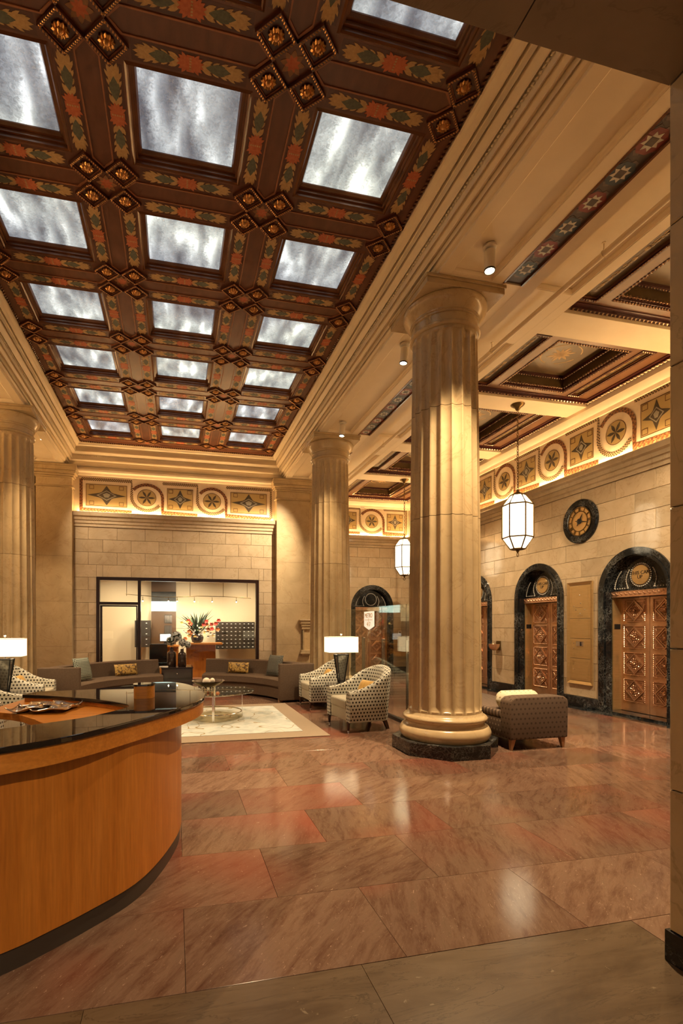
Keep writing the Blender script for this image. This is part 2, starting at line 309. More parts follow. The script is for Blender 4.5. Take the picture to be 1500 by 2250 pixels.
# ---------------------------------------------------------------- mesh helpers
class M:
    def __init__(s): s.v = []; s.f = []; s.m = []; s.u = {}
    def add(s, vs, fs, mi=0, uvs=None):
        o = len(s.v); s.v += [tuple(p) for p in vs]
        for k, f in enumerate(fs):
            if uvs: s.u[len(s.f)] = uvs[k]
            s.f.append([i + o for i in f]); s.m.append(mi)
    def box(s, x0, x1, y0, y1, z0, z1, mi=0):
        s.add([(x0, y0, z0), (x1, y0, z0), (x1, y1, z0), (x0, y1, z0), (x0, y0, z1), (x1, y0, z1), (x1, y1, z1), (x0, y1, z1)],
              [(3, 2, 1, 0), (4, 5, 6, 7), (0, 1, 5, 4), (1, 2, 6, 5), (2, 3, 7, 6), (3, 0, 4, 7)], mi); return s
    def prism(s, poly, fn, d0, d1, mi=0):
        n = len(poly)
        s.add([fn(u, v, d0) for u, v in poly] + [fn(u, v, d1) for u, v in poly],
              [list(range(n))[::-1], list(range(n, 2 * n))] + [(i, (i + 1) % n, n + (i + 1) % n, n + i) for i in range(n)], mi); return s
    def lathe(s, prof, n=24, c=(0, 0, 0), a0=0, a1=2 * PI, mi=0, rf=None, cap=True):
        full = abs(a1 - a0 - 2 * PI) < 1e-6; k = n if full else n + 1; vs = []
        for r, z in prof:
            for i in range(k):
                a = a0 + (a1 - a0) * i / n; rr = rf(r, z, a) if rf else r
                vs.append((c[0] + rr * math.cos(a), c[1] + rr * math.sin(a), c[2] + z))
        fs = []
        for j in range(len(prof) - 1):
            for i in range(n):
                b = (i + 1) % k if full else i + 1
                fs.append((j * k + i, j * k + b, (j + 1) * k + b, (j + 1) * k + i))
        if full and cap:
            fs.append(list(range(k))[::-1]); fs.append([(len(prof) - 1) * k + i for i in range(k)])
        if not full:   # closed profile: cap both ends
            fs.append([j * k for j in range(len(prof))]); fs.append([j * k + n for j in range(len(prof))][::-1])
            j = len(prof) - 1
            for i in range(n): fs.append((j * k + i, j * k + i + 1, i + 1, i))
        s.add(vs, fs, mi); return s
    def tube(s, pts, r, n=8, mi=0, closed=False, r2=None):
        P = [Vector(p) for p in pts]; vs = []; fs = []; m = len(P)
        for i, p in enumerate(P):
            t = (P[(i + 1) % m] - P[i - 1]) if closed else (P[min(i + 1, m - 1)] - P[max(i - 1, 0)])
            t.normalize(); a = Vector((0, 0, 1)) if abs(t.z) < .9 else Vector((1, 0, 0))
            e = t.cross(a).normalized(); g = t.cross(e); rr = r if r2 is None else r + (r2 - r) * i / (m - 1)
            for k in range(n): q = 2 * PI * k / n; vs.append(p + e * rr * math.cos(q) + g * rr * math.sin(q))
        for i in range(m if closed else m - 1):
            for k in range(n): fs.append((i * n + k, i * n + (k + 1) % n, ((i + 1) % m) * n + (k + 1) % n, ((i + 1) % m) * n + k))
        if not closed: fs.append(list(range(n))[::-1]); fs.append([(m - 1) * n + k for k in range(n)])
        s.add(vs, fs, mi); return s
    def ball(s, c, r, n=8, k=5, mi=0, sc=(1, 1, 1)):
        prof = [(max(r * math.sin(PI * j / k), 1e-4), -r * math.cos(PI * j / k)) for j in range(k + 1)]
        o = len(s.v); s.lathe(prof, n, (0, 0, 0), mi=mi)
        for i in range(o, len(s.v)): p = s.v[i]; s.v[i] = (c[0] + p[0] * sc[0], c[1] + p[1] * sc[1], c[2] + p[2] * sc[2])
        return s
    def octa(s, c, a, b, d, mi=0):
        c, a, b, d = map(Vector, (c, a, b, d))
        s.add([c + a, c + b, c - a, c - b, c + d, c - d], [(0, 1, 4), (1, 2, 4), (2, 3, 4), (3, 0, 4), (1, 0, 5), (2, 1, 5), (3, 2, 5), (0, 3, 5)], mi); return s
    def sweep(s, path, prof, side, up=(0, 0, 1), closed=False, mi=0):
        """prof (offset along side, offset along up) carried through path points; mitre by per-point side vectors"""
        n = len(prof); vs = []; m = len(path)
        for p, sd in zip(path, side):
            p = Vector(p); sd = Vector(sd)
            for a, b in prof: vs.append(p + sd * a + Vector(up) * b)
        fs = []
        for i in range(m if closed else m - 1):
            j = (i + 1) % m
            for k in range(n): fs.append((i * n + k, i * n + (k + 1) % n, j * n + (k + 1) % n, j * n + k))
        if not closed: fs.append(list(range(n))[::-1]); fs.append([(m - 1) * n + k for k in range(n)])
        s.add(vs, fs, mi); return s
    def mesh(s, name, mats, smooth=False, bevel=0, seg=2, uv=False, ang=40, fix=True):
        me = bpy.data.meshes.new(name); me.from_pydata(s.v, [], s.f)
        for i, p in enumerate(me.polygons): p.material_index = s.m[i]
        if s.u:
            ul = me.uv_layers.new(name='UVMap')
            for i, p in enumerate(me.polygons):
                if i in s.u:
                    for k, li in enumerate(p.loop_indices): ul.data[li].uv = s.u[i][k]
        if fix or bevel:
            bm = bmesh.new(); bm.from_mesh(me)
            if fix: bmesh.ops.recalc_face_normals(bm, faces=bm.faces)
            if bevel: bmesh.ops.bevel(bm, geom=[e for e in bm.edges if len(e.link_faces) == 2 and e.calc_face_angle(0) > .6], offset=bevel, segments=seg, affect='EDGES', profile=.5, clamp_overlap=True)
            bm.to_mesh(me); bm.free()
        if uv:
            ul = me.uv_layers.new(name='UVMap')
            for p in me.polygons:
                nx, ny, nz = (abs(t) for t in p.normal)
                for li in p.loop_indices:
                    q = me.vertices[me.loops[li].vertex_index].co
                    ul.data[li].uv = (q.y, q.z) if nx >= ny and nx >= nz else ((q.x, q.z) if ny >= nz else (q.x, q.y))
        for k in (mats if isinstance(mats, (list, tuple)) else [mats]): me.materials.append(MATS[k])
        if smooth: me.shade_smooth(); me.set_sharp_from_angle(angle=math.radians(ang))
        return me
    def build(s, name, mats, parent=None, loc=(0, 0, 0), rot=(0, 0, 0), **k):
        return link(name, s.mesh(name, mats, **k), parent, loc, rot)
def link(name, me, parent=None, loc=(0, 0, 0), rot=(0, 0, 0), scale=None):
    o = bpy.data.objects.new(name, me); C.objects.link(o); o.parent = parent; o.location = loc; o.rotation_euler = rot
    if scale: o.scale = scale
    return o
def thing(name, label, cat, loc=(0, 0, 0), rz=0, group=None, kind=None):
    o = bpy.data.objects.new(name, None); C.objects.link(o); o.location = loc; o.rotation_euler = (0, 0, rz); o.empty_display_size = .1
    return tag(o, label, cat, group, kind)
def tag(o, label, cat, group=None, kind=None):
    o['label'] = label; o['category'] = cat
    if group: o['group'] = group
    if kind: o['kind'] = kind
    return o
def dup(root, loc, rz, label):
    r = root.copy(); C.objects.link(r); r.location = loc; r.rotation_euler = (0, 0, rz); r['label'] = label
    for ch in list(root.children):
        c = ch.copy(); C.objects.link(c); c.parent = r
        for g in list(ch.children):
            d = g.copy(); C.objects.link(d); d.parent = c
    return r
def spot(parent, loc, target, watts, size=60, blend=.6, color=(1, .72, .42), radius=.04):
    l = bpy.data.lights.new('spot_beam', 'SPOT'); l.energy = watts; l.color = color; l.spot_size = math.radians(size); l.spot_blend = blend; l.shadow_soft_size = radius
    o = bpy.data.objects.new('spot_beam', l); C.objects.link(o); o.parent = parent; o.location = loc
    o.rotation_euler = (Vector(target) - Vector(loc)).to_track_quat('-Z', 'Y').to_euler(); return o
def textmesh(name, body, size, mat, parent, loc, rot, ext=.002, sx=1):
    cu = bpy.data.curves.new(name, 'FONT'); cu.body = body; cu.size = size; cu.extrude = ext; cu.align_x = 'CENTER'; cu.align_y = 'CENTER'; cu.space_line = .85
    t = bpy.data.objects.new(name, cu); C.objects.link(t); bpy.context.view_layer.update()
    me = bpy.data.meshes.new_from_object(t.evaluated_get(bpy.context.evaluated_depsgraph_get())); bpy.data.objects.remove(t)
    me.materials.clear(); me.materials.append(MATS[mat]); return link(name, me, parent, loc, rot, (sx, 1, 1))
def spline(pts, n=6, closed=True):
    out = []; m = len(pts)
    for i in range(m if closed else m - 1):
        g = lambda k: Vector(pts[k % m]) if closed else Vector(pts[min(max(k, 0), m - 1)])
        p0, p1, p2, p3 = g(i - 1), g(i), g(i + 1), g(i + 2)
        for j in range(n):
            t = j / n
            out.append(tuple(.5 * ((2 * p1) + (p2 - p0) * t + (2 * p0 - 5 * p1 + 4 * p2 - p3) * t * t + (3 * p1 - p0 - 3 * p2 + p3) * t ** 3)))
    if not closed: out.append(tuple(pts[-1]))
    return out
flat = lambda u, v, d: (u, v, d)
def beadrow(m, a, b, pitch, w, h, up, slant=0.0, mi=0, out=None):
    """row of small raised ellipsoids from a to b; up is the direction they stand proud"""
    a, b, up = Vector(a), Vector(b), Vector(up); t = (b - a); Ln = t.length; t.normalize(); s = t.cross(up).normalized()
    n = max(1, int(Ln / pitch))
    for i in range(n):
        c = a + t * (i + .5) * Ln / n
        m.octa(c, (t * .5 + s * slant * .5).normalized() * Ln / n * .52, s * w, up * h, mi)

# ---------------------------------------------------------------- key dimensions (metres, camera foot at the origin)
SOF = 5.42                        # soffit of the beams
CZ = 5.95                         # underside of the nave ceiling ribs
XR, XL = 2.475, -2.25             # nave ceiling edges
XM = (XR + XL) / 2
SR = 2.84; SL = 2 * XM - SR       # soffit edges towards the nave
COLX = 3.205; COLXL = 2 * XM - COLX
YB = 13.3; YA = 14.83; WX = 7.3; LW = -5.0
YC = 12.9                         # far edge of the nave ceiling
PORT = [6.69, 8.94, 11.19]        # lift portals on the right wall
PR, PSP, PIN = .705, 2.08, .56    # outer radius, springing, inner radius

# ---------------------------------------------------------------- floor
fl = M().box(-7.2, 8.2, -3, 16.6, -.12, -.022).build('floor', 'grout')
tag(fl, 'polished red brown marble slab floor of the lobby', 'floor', kind='structure')
tw, tl = .62, .98; tiles = {}
def tile(x0, x1, y0, y1, mt):
    k = (round(x1 - x0, 3), round(y1 - y0, 3), mt)
    if k not in tiles:
        hx, hy = (x1 - x0) / 2 - .0009, (y1 - y0) / 2 - .0009; m = M(); c = .0007
        vs = [(-hx, -hy, -.022), (hx, -hy, -.022), (hx, hy, -.022), (-hx, hy, -.022), (-hx, -hy, -c), (hx, -hy, -c), (hx, hy, -c), (-hx, hy, -c),
              (-hx + c, -hy + c, 0), (hx - c, -hy + c, 0), (hx - c, hy - c, 0), (-hx + c, hy - c, 0)]
        m.add(vs, [(0, 1, 5, 4), (1, 2, 6, 5), (2, 3, 7, 6), (3, 0, 4, 7), (4, 5, 9, 8), (5, 6, 10, 9), (6, 7, 11, 10), (7, 4, 8, 11), (8, 9, 10, 11)])
        tiles[k] = m.mesh('floor_slab', mt, fix=False)
    link('floor_slab', tiles[k], fl, ((x0 + x1) / 2, (y0 + y1) / 2, 0))
r = 0; y = 2.092
while y < 10.2:
    x = -2.9 - (r % 2) * .47
    while x < 7.01:
        x1 = min(x + tl, 7.01)
        if x1 - x > .05: tile(x, x1, y, y + tw, 'red_marble')
        x += tl
    y += tw; r += 1
yend = y
rest = M()
for x0, x1, y0, y1 in ((-7.2, 7.01, yend, 16.6), (-7.2, -3.4, 2.092, yend), (2.258, 7.01, 1.0, 2.09)):
    rest.box(x0, x1, y0, y1, -.022, -.0005)
rest.build('floor_field', 'red_marble', fl)
for x0, x1 in ((-3.6, -1.75), (-1.75, -.35), (-.35, .80), (.80, 2.255)): tile(x0, x1, .75, 2.09, 'travertine')
for x0, x1 in ((-3.6, -.9), (-.9, 2.255)): tile(x0, x1, -3, .75, 'travertine')
b = M(); b.box(7.012, 7.9, 1.0, 15, -.022, .0005); b.build('border_strip', 'black_marble', fl)

# ---------------------------------------------------------------- stone facing helper
def arch_z(u, op):
    c, r, sp = op; d = abs(u - c)
    return -9 if d >= r else sp + math.sqrt(r * r - d * d)
def stone_face(parent, fn, u0, u1, z0, z1, bw, ch, ops=(), holes=(), mt='wall_stone', t=.02, name='stone_block', gap=.0025, first=0):
    rows = max(1, round((z1 - z0) / ch)); ch = (z1 - z0) / rows; cache = {}
    for r in range(rows):
        a = u0 - (bw / 2 if (r + first) % 2 else 0)
        while a < u1 - 1e-6:
            b0, b1 = max(a, u0), min(a + bw, u1); a += bw
            if b1 - b0 < .04: continue
            q0, q1 = z0 + r * ch, z0 + (r + 1) * ch
            segs = [(b0, b1, q0, q1)]
            for h0, h1, hz0, hz1 in holes:
                nx = []
                for s0, s1, t0, t1 in segs:
                    if s1 <= h0 or s0 >= h1 or t1 <= hz0 or t0 >= hz1: nx.append((s0, s1, t0, t1)); continue
                    if s0 < h0: nx.append((s0, h0, t0, t1))
                    if s1 > h1: nx.append((h1, s1, t0, t1))
                    if t1 > hz1: nx.append((max(s0, h0), min(s1, h1), hz1, t1))
                segs = nx
            for s0, s1, t0, t1 in segs:
                if s1 - s0 < .03 or t1 - t0 < .03: continue
                near = [o for o in ops if s1 > o[0] - o[1] and s0 < o[0] + o[1] and t0 < o[2] + o[1]]
                if not near:
                    g = gap; c = .004
                    k = None; m = M()
                    P = [(s0 + g, t0 + g), (s1 - g, t0 + g), (s1 - g, t1 - g), (s0 + g, t1 - g)]
                    Q = [(s0 + g + c, t0 + g + c), (s1 - g - c, t0 + g + c), (s1 - g - c, t1 - g - c), (s0 + g + c, t1 - g - c)]
                    m.add([fn(u, z, 0) for u, z in P] + [fn(u, z, t - c) for u, z in P] + [fn(u, z, t) for u, z in Q],
                          [(0, 1, 5, 4), (1, 2, 6, 5), (2, 3, 7, 6), (3, 0, 4, 7), (4, 5, 9, 8), (5, 6, 10, 9), (6, 7, 11, 10), (7, 4, 8, 11), (8, 9, 10, 11)])
                    m.build(name, mt, parent, fix=False)
                else:
                    op = near[0]; n = 24; run = []
                    pts = [(s0 + gap + (s1 - s0 - 2 * gap) * i / n) for i in range(n + 1)]
                    def flush(run):
                        if len(run) < 2: return
                        poly = run + [(run[-1][0], t1 - gap), (run[0][0], t1 - gap)]
                        M().prism(poly, fn, 0, t).build(name, mt, parent)
                    for u in pts:
                        zb = max(t0 + gap, arch_z(u, op))
                        if zb < t1 - gap - .01: run.append((u, zb))
                        else: flush(run); run = []
                    flush(run)

# ---------------------------------------------------------------- walls
# right wall with three lift portals
def outline(u0, u1, z1, ops):
    pts = [(u0, z1), (u0, -.1)]
    for c, r, sp in ops:
        pts.append((c - r, -.1)); pts += [(c - r * math.cos(PI * i / 20), sp + r * math.sin(PI * i / 20)) for i in range(21)]; pts.append((c + r, -.1))
    return pts + [(u1, -.1), (u1, z1)]
fr = lambda u, z, d: (WX + .02 - d, u, z)
ops = [(c, .66, PSP) for c in PORT]
wr = M().prism(outline(1.0, YA + .4, 6.6, ops), fr, -.5, 0).build('wall_right', 'joint')
tag(wr, 'long tan stone block wall with the arched lift portals', 'wall', kind='structure')
stone_face(wr, fr, 3.0, YA, .19, 3.97, .74, .315, ops)
M().box(WX - .03, WX + .03, 1.0, PORT[0] - PR, 0, .19).build('base_course', 'black_marble', wr, bevel=.006)
for a, b in ((PORT[0] + PR, PORT[1] - PR), (PORT[1] + PR, PORT[2] - PR), (PORT[2] + PR, YA)):
    M().box(WX - .03, WX + .03, a, b, 0, .19).build('base_course', 'black_marble', wr, bevel=.006)
LEDGE = [(.0, 3.97), (.025, 3.97), (.025, 4.03), (.05, 4.05), (.05, 4.12), (.075, 4.13), (.09, 4.19), (.13, 4.22), (.14, 4.28), (.14, 4.31), (.12, 4.325), (.12, 4.30), (0, 4.30)]
TOPC = [(0, 5.20), (.03, 5.21), (.05, 5.27), (.11, 5.31), (.15, 5.37), (.16, SOF + .02), (0, SOF + .02)]
def ledge(name, parent, a, b, side, prof, mt='cream'):
    M().sweep([a, b], prof, [side, side]).build(name, mt, parent, smooth=True, ang=25)
ledge('ledge_moulding', wr, (WX, 2.5, 0), (WX, YA, 0), (-1, 0, 0), LEDGE, 'wall_stone')
ledge('top_moulding', wr, (WX + .02, 2.5, 0), (WX + .02, YA, 0), (-1, 0, 0), TOPC)
M().box(WX - .075, WX - .03, 2.6, YA - .05, 4.312, 4.335).build('cove_light', 'cove_tube', wr)
# nave back wall
fb = lambda u, z, d: (u, YB + .02 - d, z)
fa = lambda u, z, d: (u, YA + .02 - d, z)
SX0, SX1, SZ = -1.93, 2.17, 2.725
wb = M().prism([(-7.2, -.1), (SX0, -.1), (SX0, SZ), (SX1, SZ), (SX1, -.1), (3.95, -.1), (3.95, 6.6), (-7.2, 6.6)], fb, -.22, 0).build('wall_back', 'joint')
tag(wb, 'far tan stone wall of the nave around the glass storefront', 'wall', kind='structure')
stone_face(wb, fb, -2.46, 2.62, .19, 3.97, .68, .315, holes=[(SX0, SX1, -1, SZ)])
stone_face(wb, fb, -7.0, -3.6, 0, 3.97, 1.2, .63)
for a, b in ((-2.46, SX0), (SX1, 2.62)): M().box(a, b, YB - .03, YB + .03, 0, .19).build('base_course', 'black_marble', wb)
ledge('ledge_moulding', wb, (-2.46, YB, 0), (2.62, YB, 0), (0, -1, 0), LEDGE, 'wall_stone')
M().box(-2.36, 2.55, YB - .075, YB - .03, 4.312, 4.335).build('cove_light', 'cove_tube', wb)
for x0, x1 in ((2.62, 3.52), (-3.27, -2.46)):
    p = M().box(x0, x1, YB - .20, YB + .03, 0, 4.87).box(x0, x1, YB - .20, YB + .03, 4.92, 5.10).build('pilaster', 'column_stone', wb, bevel=.005)
    q = M()
    for e, z0, z1 in ((.035, 4.87, 4.895), (.02, 4.895, 4.92), (.03, 5.10, 5.14), (.06, 5.14, 5.19), (.10, 5.19, 5.26), (.12, 5.26, 5.36), (.10, 5.36, SOF)):
        q.box(x0 - e, x1 + e, YB - .20 - e, YB, z0, z1)
    q.build('pilaster_capital', 'column_stone', p, bevel=.012)
    for z in (1.0, 2.1, 3.2): M().box(x0 - .0008, x1 + .0008, YB - .2008, YB - .1, z - .002, z + .002).build('pilaster_joint', 'joint', p)
# aisle end wall, its arch, the return wall beside the nave
AP = (6.04, .75, PSP)
wa = M().prism(outline(3.5, 7.6, 6.6, [(6.04, .66, PSP)]), fa, -.4, 0).build('wall_aisle', 'joint')
tag(wa, 'end wall of the lift aisle with one arched opening', 'wall', kind='structure')
stone_face(wa, fa, 3.7, WX, .19, 3.97, .74, .315, [(6.04, .66, PSP)])
for a, b in ((3.7, 6.04 - .75), (6.04 + .75, WX)): M().box(a, b, YA - .03, YA + .03, 0, .19).build('base_course', 'black_marble', wa)
ledge('ledge_moulding', wa, (3.7, YA, 0), (WX, YA, 0), (0, -1, 0), LEDGE, 'wall_stone')
ledge('top_moulding', wa, (3.7, YA + .02, 0), (WX, YA + .02, 0), (0, -1, 0), TOPC)
M().box(3.8, WX - .05, YA - .075, YA - .03, 4.312, 4.335).build('cove_light', 'cove_tube', wa)
rt = M().box(3.55, 3.70, YB - .02, YA, 0, 6.2).build('wall_return', 'pier_stone'); tag(rt, 'short return wall behind the far fluted column', 'wall', kind='structure')
# left wall, mostly out of sight behind the left column
wl = M().box(LW - .3, LW, 1.0, YB, -.1, 6.6).build('wall_left', 'wall_stone'); tag(wl, 'stone wall of the left aisle behind the column', 'wall', kind='structure')
ledge('ledge_moulding', wl, (LW, 1.2, 0), (LW, YB, 0), (1, 0, 0), LEDGE, 'wall_stone')
M().box(LW + .03, LW + .075, 1.4, YB - .1, 4.312, 4.335).build('cove_light', 'cove_tube', wl)
# entrance opening: pier and beam
wf = M().box(2.17, 3.6, -.6, 1.78, 0, 3.95).build('wall_front', 'joint'); tag(wf, 'tan stone pier at the right edge of the entrance', 'pier', kind='structure')
fp = lambda u, z, d: (2.17 - d, u, z)
stone_face(wf, fp, -.6, 1.80, .14, 3.915, 1.35, .63, mt='pier_stone')
fq = lambda u, z, d: (u, 1.78 + d, z)
stone_face(wf, fq, 2.15, 3.6, .14, 3.915, 1.45, .63, mt='pier_stone')
M().box(2.138, 3.6, -.6, 1.812, 0, .14).build('base_course', 'black_marble', wf, bevel=.004)
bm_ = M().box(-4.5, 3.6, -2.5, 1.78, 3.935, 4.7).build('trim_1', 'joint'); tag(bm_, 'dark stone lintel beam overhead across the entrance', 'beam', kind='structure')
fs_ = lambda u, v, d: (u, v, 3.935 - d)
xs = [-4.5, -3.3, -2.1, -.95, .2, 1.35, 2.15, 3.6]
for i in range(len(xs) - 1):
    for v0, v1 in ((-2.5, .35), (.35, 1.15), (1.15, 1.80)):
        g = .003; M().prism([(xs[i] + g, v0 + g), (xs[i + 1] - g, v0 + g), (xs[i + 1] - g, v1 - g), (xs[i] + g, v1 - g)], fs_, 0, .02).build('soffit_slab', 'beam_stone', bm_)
ENTR = bm_
uw = M().box(-7.2, 7.6, 1.5, 1.78, 4.7, 6.6).box(3.6, 7.6, .8, 1.0, -.1, 6.6).build('wall_entrance', 'cream'); tag(uw, 'cream wall above the entrance lintel', 'wall', kind='structure')

# ---------------------------------------------------------------- columns
NF = 20
def shaft_r(r, z, a):
    t = min(max((z - .47) / 4.5, 0), 1); return .432 - .052 * t - .018 * math.sin(PI * t) * -.4
def make_column(label, x, y, grp):
    t = thing('column', label, 'column', (x, y, 0), group=grp)
    k = .58 * math.tan(PI / 8); oc = [(-k, -.58), (k, -.58), (.58, -k), (.58, k), (k, .58), (-k, .58), (-.58, k), (-.58, -k)]
    M().prism(oc, flat, 0, .155).build('plinth', 'black_marble', t, bevel=.004)
    bp = [(.50, .155)] + [(.505 + .035 * math.sin(PI * i / 8), .155 + .15 * i / 8) for i in range(9)] + [(.485, .31), (.462, .325), (.455, .345), (.462, .36), (.478, .365)] + \
         [(.478 + .022 * math.sin(PI * i / 6), .37 + .06 * i / 6) for i in range(7)] + [(.465, .435), (.45, .445), (.437, .47)]
    M().lathe(bp, 64).build('base', 'column_stone', t, smooth=True, ang=50)
    per = 12; n = NF * per
    def ring(z):
        r0 = shaft_r(0, z, 0); e = min(1, max(0, (z - .50) / .06), ) * min(1, max(0, (4.94 - z) / .06)); e = math.sqrt(max(e, 0)); out = []
        for i in range(n):
            p = (i % per) / per; d = 0
            if p > .12: q = (p - .12) / .88; d = .034 * math.sin(PI * q) ** .7 * e
            a = 2 * PI * i / n; out.append(((r0 - d) * math.cos(a), (r0 - d) * math.sin(a), z))
        return out
    zs = [[.47, .50, .505, .52, .54, .56, 1.2, 1.9, 2.78], [2.786, 3.4, 4.05], [4.056, 4.5, 4.88, 4.90, 4.92, 4.935, 4.94, 4.975]]
    for zz in zs:
        m = M(); vs = []
        for z in zz: vs += ring(z)
        fs = [(j * n + i, j * n + (i + 1) % n, (j + 1) * n + (i + 1) % n, (j + 1) * n + i) for j in range(len(zz) - 1) for i in range(n)]
        fs += [list(range(n))[::-1], [(len(zz) - 1) * n + i for i in range(n)]]
        m.add(vs, fs); m.build('shaft_drum', 'column_stone', t, smooth=True, ang=45)
    M().lathe([(.37, 2.77), (.37, 2.80)], 32).lathe([(.36, 4.04), (.36, 4.07)], 32).build('drum_joint', 'joint', t)
    cp = [(.378, 4.975), (.40, 4.98), (.415, 4.995), (.415, 5.01), (.40, 5.025), (.385, 5.03), (.385, 5.12), (.40, 5.125), (.40, 5.145), (.412, 5.15), (.412, 5.165)] + \
         [(.412 + .08 * math.sin(PI / 2 * i / 8), 5.165 + .135 * i / 8) for i in range(9)] + [(.488, 5.315), (.47, 5.322)]
    M().lathe(cp, 64).build('capital', 'column_stone', t, smooth=True, ang=35)
    M().box(-.49, .49, -.49, .49, 5.32, 5.385).box(-.505, .505, -.505, .505, 5.385, SOF).build('abacus', 'column_stone', t, bevel=.006)
    return t
make_column('near fluted stone column on a black octagonal plinth beside the bench', COLX, 5.555, 'fluted stone columns')
make_column('far right fluted column standing behind the armchairs and lamp', COLX, 10.22, 'fluted stone columns')
make_column('left fluted column cut by the left picture edge', COLXL, 10.22, 'fluted stone columns')
make_column('fluted column on the near left, out of the picture', COLXL, 5.555, 'fluted stone columns') if False else None
# ---------------------------------------------------------------- nave ceiling
ceil = M().box(-7.2, 7.6, 1.0, 15.3, 6.45, 6.6).build('ceiling', 'rib_dark')
tag(ceil, 'dark painted wooden coffered nave ceiling with skylights and rosettes', 'ceiling', kind='structure')
NX = [XL, -.675, .90, XR]; NY = [6.80 + 1.47 * k for k in range(-3, 5)]; RW = .275
for i, x in enumerate(NX):
    M().box(max(x - RW, XL - .05), min(x + RW, XR + .05), 1.78, YC + .05, CZ, CZ + .16).build('rib', 'rib_wood', ceil)
OX = [(NX[i] + RW, NX[i + 1] - RW) for i in range(3)]
for y in NY:
    for a, b in OX: M().box(a, b, y - RW, min(y + RW, YC + .05), CZ, CZ + .16).build('rib', 'rib_wood', ceil)
def ringp(m, outer, inner, fn, d0, d1, mi=0):
    n = len(outer); vs = [fn(*p, d0) for p in outer] + [fn(*p, d1) for p in outer] + [fn(*p, d0) for p in inner] + [fn(*p, d1) for p in inner]; fs = []
    for i in range(n):
        j = (i + 1) % n
        fs += [(i, j, n + j, n + i), (n + i, n + j, 3 * n + j, 3 * n + i), (2 * n + j, 2 * n + i, 3 * n + i, 3 * n + j), (j, i, 2 * n + i, 2 * n + j)]
    m.add(vs, fs, mi); return m
dn = lambda u, v, d: (u, v, -d)                       # d metres below the rib plane
def dia(r): return [(r, 0), (0, r), (-r, 0), (0, -r)]
# shared meshes
ow, oh = OX[0][1] - OX[0][0], 1.47 - 2 * RW
fm = M(); fx, fy = ow / 2, oh / 2
pr = [(0, 0), (.018, -.012), (.03, 0), (.03, .03), (.05, .032), (.05, .06), (.075, .062), (.088, .085), (.088, .11), (0, .11)]
fm.sweep([(-fx, -fy, 0), (fx, -fy, 0), (fx, fy, 0), (-fx, fy, 0)], pr, [(1, 1, 0), (-1, 1, 0), (-1, -1, 0), (1, -1, 0)], closed=True)
FRM = fm.mesh('skylight_frame', 'frame_wood')
PAN = M().box(-fx + .08, fx - .08, -fy + .08, fy - .08, .095, .107).mesh('skylight_pane', 'skylight_glass')
def leafp(m, u, v, a, ln, wd, mi, bend=0):
    pts = []
    for t, s in ((0, 0), (.25, .8), (.55, 1), (.8, .6), (1, 0), (.8, -.6), (.55, -1), (.25, -.8)):
        b = a + bend * t; pts.append((u + ln * t * math.cos(b) - s * wd / 2 * math.sin(b), v + ln * t * math.sin(b) + s * wd / 2 * math.cos(b)))
    m.prism(pts, dn, .0005, .0025 + mi * .0004, mi)
def strip(length):
    m = M(); hl = length / 2
    m.prism([(-hl, -.075), (hl, -.075), (hl, .075), (-hl, .075)], dn, -.01, .0005, 3)
    for sg in (-1, 1):
        A = 0 if sg > 0 else PI
        for k, a in enumerate((-1.0, -.6, -.2, .2, .6, 1.0)): leafp(m, sg * .02, 0, A + a, .088, .034, 2)
        for a in (-.75, -.3, .3, .75): leafp(m, sg * .085, 0, A + a, .10, .036, 0, -a * .3)
        leafp(m, sg * .12, 0, A, .20, .075, 1)
        for a in (-.5, .5): leafp(m, sg * .15, 0, A + a, .13, .036, 1, -a * .5)
        for x0, ln in ((.17, .13), (.23, .14), (.29, .15), (.34, .12)):
            for a in (-1.15, -.6, .6, 1.15): leafp(m, sg * x0, 0, A + a, ln - abs(a) * .045, .030, 0, -a * .35)
        leafp(m, sg * .28, 0, A, hl - .29, .045, 0)
    m.prism([(-.03, -.06), (.03, -.06), (.03, .06), (-.03, .06)], dn, .001, .004, 2)
    for q in (-.04, -.02, 0, .02, .04): m.prism([(-.008, q - .006), (.008, q - .006), (.008, q + .006), (-.008, q + .006)], dn, .004, .005, 0)
    return m.mesh('painted_border', ['paint_gold', 'paint_teal', 'paint_orange', 'rib_dark'])
SX_, SY_ = strip(.90), strip(.84)
def channel(hl):
    m = M(); o = lambda e: [(-hl - e, 0), (-hl + .09 - e, -.088 - e * .7), (hl - .09 + e, -.088 - e * .7), (hl + e, 0), (hl - .09 + e, .088 + e * .7), (-hl + .09 - e, .088 + e * .7)]
    m.prism(o(0), dn, -.02, -.006, 0); ringp(m, o(.012), o(-.006), dn, -.004, .008, 1); return m.mesh('channel_panel', ['rib_wood', 'paint_trim'])
CHY, CHX = channel(1.47 / 2 - .19), channel((NX[2] - NX[1]) / 2 - .19)
dm = M(); ringp(dm, dia(.163), dia(.128), dn, -.002, .030, 0); ringp(dm, dia(.128), dia(.118), dn, -.002, .014, 1); dm.prism(dia(.122), dn, -.002, .004, 0)
for i in range(4):
    a, b = dia(.146)[i], dia(.146)[(i + 1) % 4]; beadrow(dm, (*a, -.030), (*b, -.030), .022, .010, .006, (0, 0, -1), .5, 2)
DIA = dm.mesh('diamond_boss', ['rib_dark', 'paint_trim', 'gilt'])
